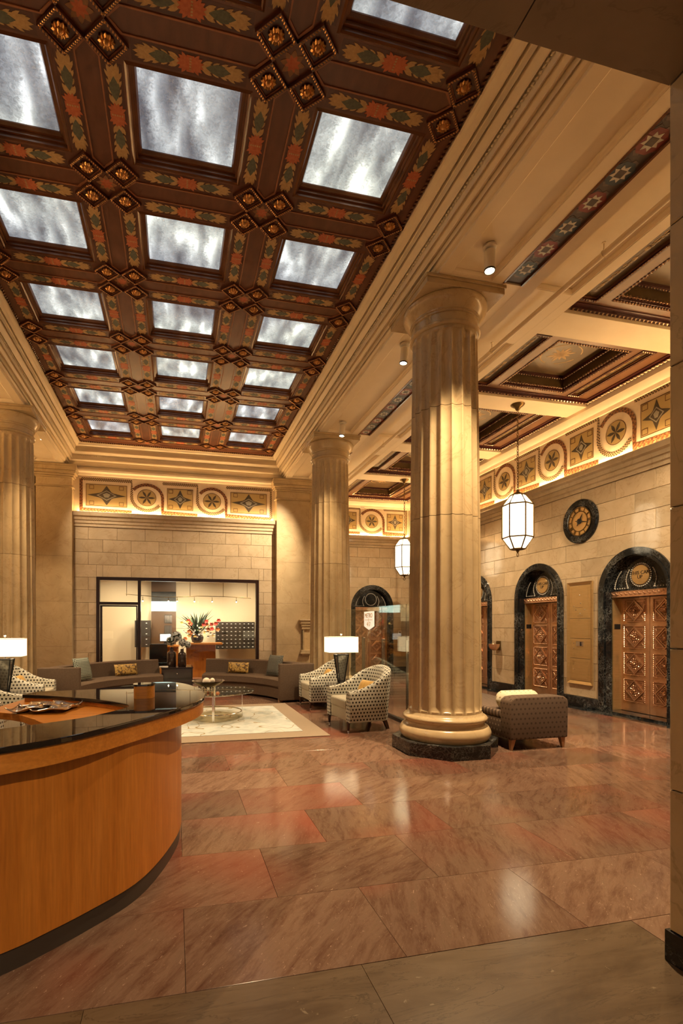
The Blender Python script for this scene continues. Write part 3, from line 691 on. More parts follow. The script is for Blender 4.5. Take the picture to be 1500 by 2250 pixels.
def rosette(r, n, h):
    m = M(); k = n * 4
    def rf(rr, z, a): return rr * (1 - .20 * (1 - math.cos(a * n)) / 2) if rr > r * .5 else rr
    m.lathe([(r * .55, 0), (r, -h * .15), (r * 1.0, -h * .5), (r * .72, -h * .95), (r * .45, -h * .6), (r * .36, -h * .9), (r * .16, -h * 1.25), (.001, -h * 1.3)], k, rf=rf); return m
ROS = rosette(.064, 12, .032).mesh('rosette', 'gilt', smooth=True, ang=35)
fm2 = M()
for i in range(8): leafp(fm2, 0, 0, i * PI / 4, .10, .05, 0)
for i in range(8): leafp(fm2, 0, 0, i * PI / 4 + PI / 8, .065, .03, 1)
FLW = fm2.mesh('painted_flower', ['paint_tan', 'paint_orange'])
for k in range(len(NY)):
    y = NY[k]
    for i, x in enumerate(NX):
        offs = [(sx * .163, sy * .163) for sx in (-1, 1) for sy in (-1, 1)]
        if i == 0: offs = [o for o in offs if o[0] > 0]
        if i == 3: offs = [o for o in offs if o[0] < 0]
        for ox, oy in offs:
            if y + oy > YC - .1: continue
            b = link('diamond_boss', DIA, ceil, (x + ox, y + oy, CZ)); link('rosette', ROS, b, (0, 0, -.004))
        if 0 < i < 3: link('painted_flower', FLW, ceil, (x, y, CZ))
    if k + 1 < len(NY):
        yc = y + .735
        for i in (1, 2): link('channel_panel', CHY, ceil, (NX[i], yc, CZ), (0, 0, PI / 2))
        for a, b in OX:
            xc = (a + b) / 2
            link('skylight_frame', FRM, ceil, (xc, yc, CZ)); link('skylight_pane', PAN, ceil, (xc, yc, CZ))
            for sg in (-1, 1):
                link('painted_border', SX_, ceil, (xc, yc + sg * (oh / 2 + .092), CZ))
                link('painted_border', SY_, ceil, (xc + sg * (ow / 2 + .092), yc, CZ), (0, 0, PI / 2))
    for a, b in OX:
        if y + RW < YC + .3: link('channel_panel', CHX, ceil, ((a + b) / 2, y, CZ))
rp = M()
for a, b in (((XR - .02, 1.8, CZ - .012), (XR - .02, YC - .03, CZ - .012)), ((XL + .02, YC - .03, CZ - .012), (XL + .02, 1.8, CZ - .012)), ((XR - .02, YC - .02, CZ - .012), (XL + .02, YC - .02, CZ - .012))):
    beadrow(rp, a, b, .05, .016, .014, (0, 0, -1), .7)
rp.build('edge_rope', 'frame_wood', ceil)['kind'] = 'stuff'

# ---------------------------------------------------------------- nave cornice and the beam soffits
cor = M(); e = SR - XR
CP = [(0, 5.97), (0, 5.925), (.02, 5.92), (.045, 5.885), (.085, 5.865), (.085, 5.85), (.112, 5.885), (.112, 5.845), (.118, 5.84), (.118, 5.775), (.108, 5.77), (.108, 5.752), (.132, 5.785), (.132, 5.745), (.16, 5.725), (.185, 5.70), (.185, 5.69), (.213, 5.715), (.213, 5.61),
      (.205, 5.60), (.205, 5.585), (.235, 5.61), (.235, 5.575), (.262, 5.55), (.262, 5.54), (.303, 5.565), (.303, 5.50), (.295, 5.495), (.295, 5.483), (.318, 5.505), (.318, 5.475), (.338, 5.458), (e, 5.452), (e, SOF - .001), (e + .05, SOF - .001), (e + .05, 5.97)]
cor.sweep([(XR, 1.78, 0), (XR, YC, 0), (XL, YC, 0), (XL, 1.78, 0)], CP, [(1, 0, 0), (1, 1, 0), (-1, 1, 0), (-1, 0, 0)])
co_ = cor.build('trim_2', 'cream', smooth=True, ang=20); tag(co_, 'stepped cream cornice running round the nave ceiling', 'cornice', kind='structure')
bd = M(); q = .200
for a, b, up in (((XR + q, 1.8, 5.672), (XR + q, YC, 5.672), (-1, 0, -.6)), ((XL - q, 1.8, 5.672), (XL - q, YC, 5.672), (1, 0, -.6)), ((XL - .1, YC + q, 5.672), (XR + .1, YC + q, 5.672), (0, -1, -.6))):
    beadrow(bd, a, b, .042, .012, .012, up, .3)
bd.build('bead_course', 'cream', co_)['kind'] = 'stuff'
ledge('frieze_moulding', co_, (-2.46, YB + .02, 0), (2.62, YB + .02, 0), (0, -1, 0), [(0, 5.24), (.03, 5.25), (.05, 5.30), (.10, 5.33), (.11, 5.37), (.05, SOF + .04), (0, SOF + .04)])
def soffit(name, label, sgn):
    X = (lambda x: x) if sgn > 0 else (lambda x: 2 * XM - x)
    bx = lambda m, x0, x1, y0, y1, z0, z1, mi=0: m.box(min(X(x0), X(x1)), max(X(x0), X(x1)), y0, y1, z0, z1, mi)
    y1 = YA if sgn > 0 else YB
    t = bx(M(), SR, 4.72, 1.78, y1, SOF + .05, 6.4).build(name, 'cream'); tag(t, label, 'soffit', kind='structure')
    for x0, x1 in ((SR + .04, 2.97), (3.50, 3.64), (3.90, 4.06), (4.58, 4.72)): bx(M(), x0, x1, 1.78, y1, SOF, SOF + .06).build('soffit_band', 'cream', t)
    bays = [(2.2, 5.03), (6.08, 9.70), (10.74, 12.95)]
    for a, b in ((1.78, 2.2), (5.03, 6.08), (9.70, 10.74), (12.95, y1)): bx(M(), 2.97, 4.58, a, b, SOF + .001, SOF + .06).build('soffit_band', 'cream', t)
    for a, b in bays:
        for x0, x1, w_ in ((2.97, 3.50, .045), (4.06, 4.58, .04)):
            x0, x1 = sorted((X(x0), X(x1))); m = M()
            m.sweep([(x0, a, SOF), (x1, a, SOF), (x1, b, SOF), (x0, b, SOF)], [(0, .004), (.014, .004), (.02, .016), (w_ - .01, .024), (w_, .038), (w_, .05), (0, .05)], [(1, 1, 0), (-1, 1, 0), (-1, -1, 0), (1, -1, 0)], closed=True)
            m.build('panel_moulding', 'cream', t, smooth=True, ang=25)
        if sgn > 0:
            bx(M(), 3.635, 3.905, a, b, SOF + .02, SOF + .04).build('mosaic_bed', 'tile_brown', t)
            m = M(); x0, x1 = X(3.64), X(3.90)
            for s0 in (x0, x1 - .022): m.box(s0, s0 + .022, a, b, SOF - .004, SOF + .03)
            m.build('strip_moulding', 'frame_wood', t)
            y = a + .2; k = 0; xc = 3.77
            while y < b - .1:
                m = M(); f2 = lambda u, v, d: (xc + u, y + v, SOF + .02 - d)
                for i in range(8):      # field of hexagon-like patches
                    an = i * PI / 4 + PI / 8; u, v = .105 * math.cos(an), .108 * math.sin(an)
                    m.prism([(u - .04, v), (u - .015, v - .035), (u + .03, v - .02), (u + .035, v + .025), (u - .005, v + .038)], f2, 0, .002, 3 if i % 2 else 4)
                m.prism([(.12 * math.cos(i * PI / 4 + PI / 8), .12 * math.sin(i * PI / 4 + PI / 8)) for i in range(8)], f2, 0, .0025, 1 if k % 2 else 2)
                st = []
                for i in range(16):
                    rr = .088 if i % 2 == 0 else .054; an = i * PI / 8 + PI / 8
                    st.append((rr * math.cos(an), rr * math.sin(an)))
                m.prism(st, f2, 0, .004, 0)
                m.prism([(.036, .036), (-.036, .036), (-.036, -.036), (.036, -.036)], f2, 0, .0055, 3)
                m.build('star_mosaic', ['tile_white', 'tile_red', 'tile_blue', 'tile_brown', 'tile_mauve'], t); y += .30; k += 1
    return t
trR = soffit('trim_3', 'cream panelled beam soffit with mosaic strip above the right columns', 1)
sl = soffit('trim_4', 'cream panelled beam soffit above the left column', -1)
def recessed(parent, x, y, z, target, watts, size=70, col=(1, .72, .42)):  # draws the seen left downlight and also added fill lamps
    r_ = M().lathe([(.055, 0), (.057, -.006), (.042, -.006), (.042, .0)], 20, cap=False).build('downlight_or_fill_ring', 'white_paint', parent, (x, y, z), smooth=True)
    M().lathe([(.042, .001), (.042, -.001), (.001, -.0015)], 20).build('downlight_or_fill_lens', 'bulb', r_)
    spot(r_, (0, 0, -.02), Vector(target) - Vector((x, y, z)), watts, size, .8, col)
recessed(sl, COLXL - .02, 11.4, SOF + .049, (COLXL, 11.9, 0), SPOT_W * .8)
for y_, tg in ((4.62, (-1.2, 4.4, 0)), (6.9, (-1.2, 8.0, 0)), (9.0, (-.6, 9.4, 0))): recessed(sl, COLXL, y_, SOF + .049, tg, SPOT_W * 1.2)  # added lamps out of view on the left, to light the nave
recessed(trR, 3.42, 11.5, SOF + .049, (1.4, 13.3, 2.6), SPOT_W * 1.7, 66, (1, .80, .56))  # lamp added behind the far column to wash the back wall
recessed(sl, COLXL + .22, 11.6, SOF + .049, (-.9, 13.3, 2.6), SPOT_W * 1.7, 66, (1, .80, .56))  # left partner, added to wash the back wall
recessed(ENTR, .9, -.9, 3.914, (-.35, 2.6, .40), SPOT_W * .75, 34)  # lamp added out of view to light the desk front

# ---------------------------------------------------------------- lift aisle ceiling
ac = M().box(4.72, 7.6, 1.0, YA + .3, 6.0, 6.3).build('ceiling', 'coffer_dark'); tag(ac, 'cream beams and dark carved coffers above the lift aisle', 'ceiling', kind='structure')
lac = M().box(-7.2, 2 * XM - 4.72, 1.0, YB, SOF, 6.3).build('ceiling', 'cream'); tag(lac, 'plain cream ceiling of the left aisle', 'ceiling', kind='structure')
BY = [3.30, 5.56, 7.775, 10.2, 12.42]
for y in BY: M().box(4.72, WX + .02, y - .235, y + .235, SOF, 6.05).build('cross_beam', 'cream', ac, bevel=.004)
M().box(7.17, WX + .03, 1.8, YA, SOF, 6.05).box(4.72, WX, YA - .16, YA + .1, SOF, 6.05).build('wall_beam', 'cream', ac)
up_ = lambda u, v, d: (u, v, d)
recessed(ac, 5.2, 3.30, SOF - .001, (6.6, 7.6, 0), SPOT_W * 2.0, 80, (1, .76, .48)); recessed(ac, 6.2, 3.30, SOF - .001, (7.2, 6.4, 1.0), SPOT_W * 1.1, 70, (1, .76, .48))  # lamps added out of view to brighten the lift wall and floor
recessed(ac, 5.42, 10.2, SOF - .001, (6.2, 9.6, 0), SPOT_W * 1.2, 95, (1, .76, .48)); recessed(ac, 5.15, 10.2, SOF - .001, (5.6, 14.0, 1.0), SPOT_W * 1.3, 80, (1, .76, .48))  # lamps added behind the near column to light the far aisle
def coffer(y0, y1):
    x0, x1 = 4.72, 7.17; cy = (y0 + y1) / 2
    t = M()
    fr_z = 5.51
    cxa, cxb, cya, cyb = 5.23, 6.50, y0 + .20, y1 - .20
    sa, sb, ra, rb = 4.765, 5.07, 6.63, 6.86
    for a, b, c, d in ((x0, sa, y0, y1), (sb, cxa, y0, y1), (cxb, ra, y0, y1), (rb, x1, y0, y1), (sa, sb, y0, y0 + .14), (sa, sb, y1 - .14, y1), (ra, rb, y0, y0 + .14), (ra, rb, y1 - .14, y1), (cxa, cxb, y0, cya), (cxa, cxb, cyb, y1)):
        t.box(a, b, c, d, fr_z, fr_z + .05)
    f = t.build('coffer_frame', 'coffer_wood', ac)
    m = M(); R = lambda a, b, c, d: [(a, c), (b, c), (b, d), (a, d)]
    ringp(m, R(x0, x1, y0, y1), R(x0 + .012, x1 - .10, y0 + .10, y1 - .10), up_, fr_z - .015, fr_z + .01); ringp(m, R(x0, x1, y0, y1), R(x0 + .008, x1 - .05, y0 + .05, y1 - .05), up_, fr_z - .045, fr_z)
    m.build('coffer_border', 'coffer_dark', ac)
    m = M(); z = fr_z - .050; h = .028
    for a, b in (((x0 + h, y0 + h, z), (x1 - h, y0 + h, z)), ((x1 - h, y0 + h, z), (x1 - h, y1 - h, z)), ((x1 - h, y1 - h, z), (x0 + h, y1 - h, z))):
        beadrow(m, a, b, .062, .026, .020, (0, 0, -1), .8)
    m.build('rope_moulding', 'gilt_silver', ac)['kind'] = 'stuff'
    for a, b in ((sa, sb), (ra, rb)):
        c, d = y0 + .14, y1 - .14
        p = M().box(a - .01, b + .01, c - .01, d + .01, fr_z + .03, fr_z + .05).build('side_panel', 'coffer_olive', ac)
        m = M(); ringp(m, R(a - .005, b + .005, c - .005, d + .005), R(a + .035, b - .035, c + .035, d - .035), up_, fr_z - .012, fr_z + .03, 0); ringp(m, R(a, b, c, d), R(a + .05, b - .05, c + .05, d - .05), up_, fr_z + .01, fr_z + .035, 1)
        q_ = .022; z = fr_z - .012
        for s0, s1 in (((a + q_, c, z), (a + q_, d, z)), ((b - q_, d, z), (b - q_, c, z)), ((a, c + q_, z), (b, c + q_, z)), ((b, d - q_, z), (a, d - q_, z))): beadrow(m, s0, s1, .034, .011, .010, (0, 0, -1), .4, 2)
        m.build('panel_moulding', ['coffer_dark', 'coffer_wood', 'gilt_silver'], p)
        m = M(); pc = (a + b) / 2; fpz = lambda u, v, dd: (pc + v, cy + u, fr_z + .03 - dd)
        g = M()
        for sg in (-1, 1):
            A = 0 if sg > 0 else PI
            for k in range(5):
                for s in (-1, 1): leafp(g, sg * (.04 + k * .11), 0, A + s * .7, .10, .026, 0, -s * .9)
            leafp(g, 0, 0, A, .62, .018, 0)
        for v in g.v: pass
        g.v = [fpz(u, v, -d) for u, v, d in g.v]
        g.build('painted_scroll', ['paint_gold'], p)
    # central well
    tz = 5.74; ia, ib, ja, jb = cxa + .14, cxb - .14, cya + .14, cyb - .14
    m = M(); ringp(m, R(cxa - .002, cxb + .002, cya - .002, cyb + .002), R(cxa + .05, cxb - .05, cya + .05, cyb - .05), up_, fr_z + .004, fr_z + .07, 0)
    for s in ((cxa + .025, cya), ):
        z = fr_z - .004; q_ = .022
        for s0, s1 in (((cxa + q_, cya, z), (cxa + q_, cyb, z)), ((cxb - q_, cyb, z), (cxb - q_, cya, z)), ((cxa, cya + q_, z), (cxb, cya + q_, z)), ((cxb, cyb - q_, z), (cxa, cyb - q_, z))): beadrow(m, s0, s1, .045, .018, .016, (0, 0, -1), .0, 1)
        z = fr_z + .05; q_ = .055; up2 = ((1, 0, -.5), (-1, 0, -.5), (0, 1, -.5), (0, -1, -.5))
        for (s0, s1), uu in zip((((cxa + q_, cya, z), (cxa + q_, cyb, z)), ((cxb - q_, cyb, z), (cxb - q_, cya, z)), ((cxa, cya + q_, z), (cxb, cya + q_, z)), ((cxb, cyb - q_, z), (cxa, cyb - q_, z))), up2): beadrow(m, s0, s1, .05, .026, .012, uu, .0, 1)
    m.build('well_moulding', ['coffer_dark', 'gilt_silver'], ac)
    m = M(); ringp(m, R(cxa + .0, cxb - .0, cya + .0, cyb - .0), R(cxa + .06, cxb - .06, cya + .06, cyb - .06), up_, fr_z + .06, tz + .02, 0); m.build('well_side', 'coffer_olive', ac)
    w_ = M().box(cxa, cxb, cya, cyb, tz, tz + .02).build('well_top', 'coffer_olive', ac)
    m = M(); k = .06; ringp(m, R(cxa + k, cxb - k, cya + k, cyb - k), R(cxa + k + .05, cxb - k - .05, cya + k + .05, cyb - k - .05), up_, tz - .04, tz, 0); z = tz - .045; q_ = k + .025
    for s0, s1 in (((cxa + q_, cya + q_, z), (cxa + q_, cyb - q_, z)), ((cxb - q_, cyb - q_, z), (cxb - q_, cya + q_, z)), ((cxa + q_, cya + q_, z), (cxb - q_, cya + q_, z)), ((cxb - q_, cyb - q_, z), (cxa + q_, cyb - q_, z))): beadrow(m, s0, s1, .045, .015, .012, (0, 0, -1), .3, 1)
    m.build('well_bead', ['coffer_dark', 'gilt_silver'], w_)
    g = M()
    for i in range(12): leafp(g, 0, 0, i * PI / 6, .16 + .05 * (i % 2), .045, 0)
    for i in range(4):
        a = i * PI / 2; g2 = [(.30 * math.cos(a + PI / 4 + t) , .26 * math.sin(a + PI / 4 + t)) for t in (-.5, -.25, 0, .25, .5)]
        o = [(u * 1.06, v * 1.06) for u, v in g2]; g.prism(g2 + o[::-1], dn, .0005, .002, 0)
    g.v = [((cxa + cxb) / 2 + u, cy + v, tz + d) for u, v, d in g.v]; g.build('painted_medallion', ['paint_gold'], w_)
for a, b in zip(BY, BY[1:] + [YA - .16 + .235]): coffer(a + .235, b - .235)

# ---------------------------------------------------------------- mosaic friezes
def ribbon(m, path, w_, fn, mi, d=.006):
    P = [Vector(p) for p in path]; Lh = []; Rh = []; s = [0]
    for i in range(len(P)):
        t = (P[min(i + 1, len(P) - 1)] - P[max(i - 1, 0)]).normalized(); nrm = Vector((-t.y, t.x))
        if 0 < i < len(P) - 1:
            t1 = (P[i] - P[i - 1]).normalized(); c_ = nrm.dot(Vector((-t1.y, t1.x))); sc = 1 / max(c_, .5)
        else: sc = 1
        Lh.append(P[i] + nrm * w_ / 2 * sc); Rh.append(P[i] - nrm * w_ / 2 * sc)
        if i: s.append(s[-1] + (P[i] - P[i - 1]).length)
    for i in range(len(P) - 1):
        m.add([fn(*Lh[i], d), fn(*Rh[i], d), fn(*Rh[i + 1], d), fn(*Lh[i + 1], d)], [(0, 1, 2, 3)], mi, [[(s[i] / w_, 1), (s[i] / w_, 0), (s[i + 1] / w_, 0), (s[i + 1] / w_, 1)]])
def frect(m, u, v, a, b, fn, d0, d1, mi): m.prism([(u - a, v - b), (u + a, v - b), (u + a, v + b), (u - a, v + b)], fn, d0, d1, mi)
def frieze(parent, fn, els, zc, u0, u1, rv=.36, hz=.385):
    FM = ['band_check', 'band_star', 'mosaic_gold', 'mosaic_dark', 'mosaic_line', 'mosaic_grey']
    bgd = M(); bgd.prism([(u0, 4.30), (u1, 4.30), (u1, 5.30), (u0, 5.30)], fn, -.01, .001); bgd.build('frieze_ground', 'cream_frieze', parent)
    for k, (ty, u, a) in enumerate(els):
        m = M()
        if ty == 's':
            ia, ih = a - .11, hz - .115
            frect(m, u, zc, ia, ih, fn, 0, .004, 4); frect(m, u, zc, ia - .014, ih - .014, fn, .004, .0055, 2)
            st = []; A, B = ia - .03, ih - .03
            for i in range(4):
                c0 = [(A, 0), (0, B), (-A, 0), (0, -B)][i]; c1 = [(0, B), (-A, 0), (0, -B), (A, 0)][i]
                for t in (0, .2, .4, .6, .8):
                    q = (c0[0] * (1 - t) + c1[0] * t, c0[1] * (1 - t) + c1[1] * t); kk = 1 - .42 * math.sin(PI * t) if t else 1; st.append((u + q[0] * kk, zc + q[1] * kk))
            m.prism(st, fn, .005, .007, 3)
            m.prism([(u + A * .52, zc), (u, zc + B * .52), (u - A * .52, zc), (u, zc - B * .52)], fn, .007, .0085, 5); m.prism([(u + A * .42, zc), (u, zc + B * .42), (u - A * .42, zc), (u, zc - B * .42)], fn, .008, .0095, 3)
            m.prism([(u + A * .2, zc + B * .1), (u, zc + B * .28), (u - A * .2, zc + B * .1), (u - A * .1, zc - B * .2), (u + A * .1, zc - B * .2)], fn, .009, .0105, 5)
            for su in (-1, 1):
                for sv in (-1, 1):
                    cu, cv = u + su * ia * .72, zc + sv * ih * .72
                    frect(m, cu, cv, .055, .050, fn, .005, .007, 4); frect(m, cu, cv, .043, .038, fn, .007, .008, 2)
            m.build('diamond_panel', FM, parent)
            b = M(); nxt = els[k + 1] if k + 1 < len(els) else None; prv = els[k - 1] if k else None
            pa = [(u - a, zc + hz), (u + a, zc + hz)]; pb = []
            if nxt:
                R_ = nxt[1] - (u + a); pa += [(u + a, zc)] + [(nxt[1] - R_ * math.cos(t), zc - rv * math.sin(t)) for t in [PI * i / 16 for i in range(1, 14)]]
            else: pa += [(u + a, zc - hz)]
            ribbon(b, pa, .075, fn, 0)
            if prv:
                R_ = (u - a) - prv[1]; pb = [(prv[1] - R_ * math.cos(t), zc + rv * math.sin(t)) for t in [PI * i / 16 for i in range(3, 16)]] + [(u - a, zc)]
            else: pb = [(u - a, zc + hz)]
            pb += [(u - a, zc - hz), (u + a, zc - hz)]
            ribbon(b, pb, .075, fn, 1, .0065)
            b.build('mosaic_band', FM, parent, fix=False)
        else:
            r = a; el = lambda rr, n=24: [(u + rr * math.cos(2 * PI * i / n), zc + rr * rv / .36 * math.sin(2 * PI * i / n)) for i in range(n)]
            m.prism(el(r), fn, 0, .004, 4); m.prism(el(r - .012), fn, .004, .0055, 2)
            for i in range(6):
                an = i * PI / 3; pt = []
                for t, s in ((0, 0), (.3, .8), (.6, 1), (1, 0), (.6, -1), (.3, -.8)): pt.append((u + (r - .02) * t * math.cos(an) - s * .028 * math.sin(an), zc + (rv / .36) * ((r - .02) * t * math.sin(an) + s * .028 * math.cos(an))))
                m.prism(pt, fn, .005, .007, 3)
            m.build('wheel_panel', FM, parent)
fr2 = lambda u, z, d: (WX + .015 - d, -u, z)
E_ = []
for i in range(12):
    uu = -11.54 - .745 * 2 + .745 * i
    E_.append(('c', uu, .205) if i % 2 == 0 else ('s', uu, .385))
E_ = [('s', E_[0][1] - .745, .385)] + E_ if False else E_[1:]
frieze(wr, fr2, E_, 4.80, -YA, -2.6)
fb2 = lambda u, z, d: (u, YB + .015 - d, z)
frieze(wb, fb2, [('s', -1.69, .60), ('c', -.72, .235), ('s', .11, .44), ('c', .93, .235), ('s', 1.90, .60)], 4.77, -2.46, 2.62, .33, .39)
fa2 = lambda u, z, d: (u, YA + .015 - d, z)
frieze(wa, fa2, [('s', 5.24, .39), ('c', 6.03, .215), ('s', 6.82, .39)], 4.80, 3.7, WX)
M().box(5.63, 5.77, YA - .02, YA, 5.18, 5.30).build('detector_box', 'white_paint', wa, bevel=.008)
# ---------------------------------------------------------------- lift portals
fd = lambda u, z, d: (-d, u, z)
def archpts(r, n=24): return [(r * math.cos(PI * i / n), PSP + r * math.sin(PI * i / n)) for i in range(n + 1)]
def archband(m, ro, ri, d0, d1, z0=0):
    o = [(ro, z0)] + archpts(ro) + [(-ro, z0)]; i_ = [(ri, z0)] + archpts(ri) + [(-ri, z0)]; n = len(o)
    vs = [fd(*p, d0) for p in o] + [fd(*p, d1) for p in o] + [fd(*p, d0) for p in i_] + [fd(*p, d1) for p in i_]; fs = []
    for k in range(n - 1): fs += [(k, k + 1, n + k + 1, n + k), (n + k, n + k + 1, 3 * n + k + 1, 3 * n + k), (2 * n + k + 1, 2 * n + k, 3 * n + k, 3 * n + k + 1), (k + 1, k, 2 * n + k, 2 * n + k + 1)]
    fs += [(0, n, 3 * n, 2 * n), (n - 1, 2 * n - 1, 4 * n - 1, 3 * n - 1)]
    m.add(vs, fs); return m
RE = lambda a, b: [(-a, -b), (a, -b), (a, b), (-a, b)]
def door_panel():
    m = M(); a, b = .205, .195
    ringp(m, RE(a, b), RE(a - .016, b - .016), fd, 0, .014); ringp(m, RE(a - .035, b - .035), RE(a - .045, b - .045), fd, 0, .008)
    m.prism(RE(a - .016, b - .016), fd, .0, .003, 1)
    ringp(m, dia(.182), dia(.155), fd, 0, .020); ringp(m, dia(.140), dia(.122), fd, 0, .012)
    for sx in (-1, 1):
        for sz in (-1, 1):
            for k in range(3): m.octa(fd(sx * (.135 + .014 * k), sz * (.095 + .022 * k), .006), (0, .012, .012 * sx * sz), (0, .006, -.006 * sx * sz), (-.008, 0, 0))
    q = a - .008; w_ = b - .008
    for s0, s1 in (((-q, -w_), (q, -w_)), ((q, -w_), (q, w_)), ((q, w_), (-q, w_)), ((-q, w_), (-q, -w_))): beadrow(m, fd(*s0, .014), fd(*s1, .014), .029, .008, .010, (-1, 0, 0))
    for i in range(14):
        an = 2 * PI * i / 14; m.octa(fd(.082 * math.cos(an), .082 * math.sin(an), .008), (0, .020 * math.cos(an), .020 * math.sin(an)), (0, -.011 * math.sin(an), .011 * math.cos(an)), (-.012, 0, 0))
    for i in range(10):
        an = 2 * PI * i / 10; m.octa(fd(.045 * math.cos(an), .045 * math.sin(an), .012), (0, .016 * math.cos(an), .016 * math.sin(an)), (0, -.010 * math.sin(an), .010 * math.cos(an)), (-.012, 0, 0))
    m.ball((-.016, 0, 0), .022, 10, 6)
    return m.mesh('raised_panel', ['copper', 'copper_dark'], smooth=True, ang=35)
DP = door_panel()
def portal(name, label, loc, rz, med='brass', words=None):
    t = thing(name, label, 'lift door', loc, rz, 'arched lift portals', 'structure')
    m = archband(M(), PR, PIN + .05, -.03, .03); archband(m, PIN + .06, PIN + .02, -.03, .045); a = m.build('archivolt', 'black_marble', t, smooth=True, ang=25)
    archband(M(), PIN + .05, PIN, -.14, .01).build('reveal', 'black_marble', t, smooth=True, ang=25)
    ty = M().prism([(PIN + .02, 2.09)] + [p for p in archpts(PIN + .02) if p[1] > 2.09] + [(-PIN - .02, 2.09)], fd, -.16, -.12).build('tympanum', 'black_marble', t)
    li = M(); li.prism([(-PIN, 1.985), (PIN, 1.985), (PIN, 2.09), (-PIN, 2.09)], fd, -.16, -.105)
    for i in range(13):
        u = -PIN + .045 + i * (2 * PIN - .09) / 12; li.octa(fd(u, 2.035, -.105), (0, .040, .006), (0, -.01, .024), (-.016, 0, 0)); li.octa(fd(u + .03, 2.055, -.105), (0, .02, .02), (0, .012, -.012), (-.012, 0, 0))
    for z in (1.992, 2.083): beadrow(li, fd(-PIN, z, -.105), fd(PIN, z, -.105), .03, .006, .008, (-1, 0, 0))
    li.build('lintel', 'copper', t)
    md = M().lathe([(.165, -.001), (.165, .018), (.155, .024), (.001, .024)], 40); md.v = [fd(x, 2.337 + y, z - .12) for x, y, z in md.v]
    mo = md.build('medallion', med, t, smooth=True, ang=15)
    br = M()
    for i in range(34): an = 2 * PI * i / 34; br.ball(fd(.187 * math.cos(an), 2.337 + .187 * math.sin(an), -.112), .0135, 6, 4)
    for sg in (-1, 1):
        L1 = [(sg * (.215 + .0 * t), 2.135 + t * .30) for t in [i / 6 for i in range(7)]]; L1 = [(sg * (.235 - .05 * math.sin(PI * i / 8) * -1 - .02 * i / 8), 2.135 + .30 * i / 8) for i in range(9)]
        L2 = [(sg * (.505 * math.cos(a_)), PSP + .505 * math.sin(a_)) for a_ in [.13 + .62 * i / 9 for i in range(10)]]
        L3 = [(sg * (.25 + .24 * i / 5), 2.135) for i in range(6)]
        for u, z in L1 + L2 + L3: br.ball(fd(u, z, -.114), .010, 6, 4)
        for pth in (L1, L2): br.tube([fd(u, z, -.118) for u, z in pth], .006, 5)
    br.build('bead_ornament', 'tile_white', ty, smooth=True)
    if words: textmesh('lettering', words, .082, 'dark_text', mo, (.094, 0, 2.335), (PI / 2, 0, -PI / 2), .002, .95)
    for sg in (-1, 1):
        j = M().box(.12, .30, min(sg * (PIN - .02), sg * (PIN + .05)), max(sg * (PIN - .02), sg * (PIN + .05)), .03, 1.985).build('jamb', 'brass', t, bevel=.003)
        if sg > 0: M().box(.15, .27, PIN - .026, PIN, 1.44, 1.53).build('floor_indicator', 'black', j); M().box(.17, .25, PIN - .024, PIN, .52, .62).build('key_plate', 'brass', j, bevel=.002)
    M().box(-.02, .35, -PIN - .02, PIN + .02, 0, .03).build('sill', 'black_marble', t)
    for sg in (-1, 1):
        u0, u1 = sorted((sg * .003, sg * .545))
        lf = M().box(.297, .33, u0, u1, .035, 1.985).build('door_leaf', 'copper', t, bevel=.003)
        for k in range(4): link('raised_panel', DP, lf, (.297, (u0 + u1) / 2, .395 + .455 * k))
    M().box(.33, .36, -.7, .7, 0, 2.2).build('shaft_back', 'black', t)
    return t
portal('door_1', 'nearest copper lift doors with a gold disc reading this car up', (WX, PORT[0], 0), 0, 'brass', 'THIS CAR\nUP')
portal('door_2', 'middle copper lift doors under a black arch left of the call panel', (WX, PORT[1], 0), 0, 'brass', 'THIS CAR\nUP')
portal('door_3', 'farthest lift doors on the right wall half hidden by the near column', (WX, PORT[2], 0), 0, 'brass')
portal('door_4', 'black arched portal in the aisle end wall behind the glass partition', (6.04, YA, 0), PI / 2, 'black_marble')

# ---------------------------------------------------------------- wall fittings
def onwall(u, z, d): return (-d, u, z)
t = thing('call_panel', 'tall brass lift call panel between two lift doors', 'lift panel', (WX, 7.82, .42))
m = M(); hw, hh = .295, .945
c_ = lambda u, v, d: (-d, u, hh + v)
vs = [c_(*p, .0) for p in RE(hw, hh)] + [c_(*p, .035) for p in RE(hw, hh)] + [c_(*p, .012) for p in RE(hw - .055, hh - .055)] + [c_(*p, .0) for p in RE(hw - .055, hh - .055)]
m.add(vs, [(i, (i + 1) % 4, 4 + (i + 1) % 4, 4 + i) for i in range(4)] + [(4 + i, 4 + (i + 1) % 4, 8 + (i + 1) % 4, 8 + i) for i in range(4)]); m.build('bevel_frame', 'brass', t)
zz = [-.885, -.47, -.10, .27, .885]
for a, b in zip(zz, zz[1:]):
    p = M().prism([(-hw + .055, a + .004), (hw - .055, a + .004), (hw - .055, b - .004), (-hw + .055, b - .004)], c_, 0, .016).build('face_plate', 'brass', t, bevel=.002)
    m = M(); q = [(-hw + .10, a + .045), (hw - .10, a + .045), (hw - .10, b - .045), (-hw + .10, b - .045)]; ringp(m, q, [(u * .975, v + (.006 if v < (a + b) / 2 else -.006)) for u, v in q], c_, .014, .019); m.build('engraved_line', 'brass', p)
for u, v in ((.14, -.68), (.14, -.285), (.14, -.19), (.14, .50), (0, .70), (-.02, .55), (.09, .43), (-.12, .43), (-.01, .36)):
    m = M().lathe([(.011, 0), (.011, .006), (.006, .010), (.001, .010)], 12); m.v = [c_(u + x, v + y, .016 + z) for x, y, z in m.v]; m.build('button', 'chrome', t, smooth=True)
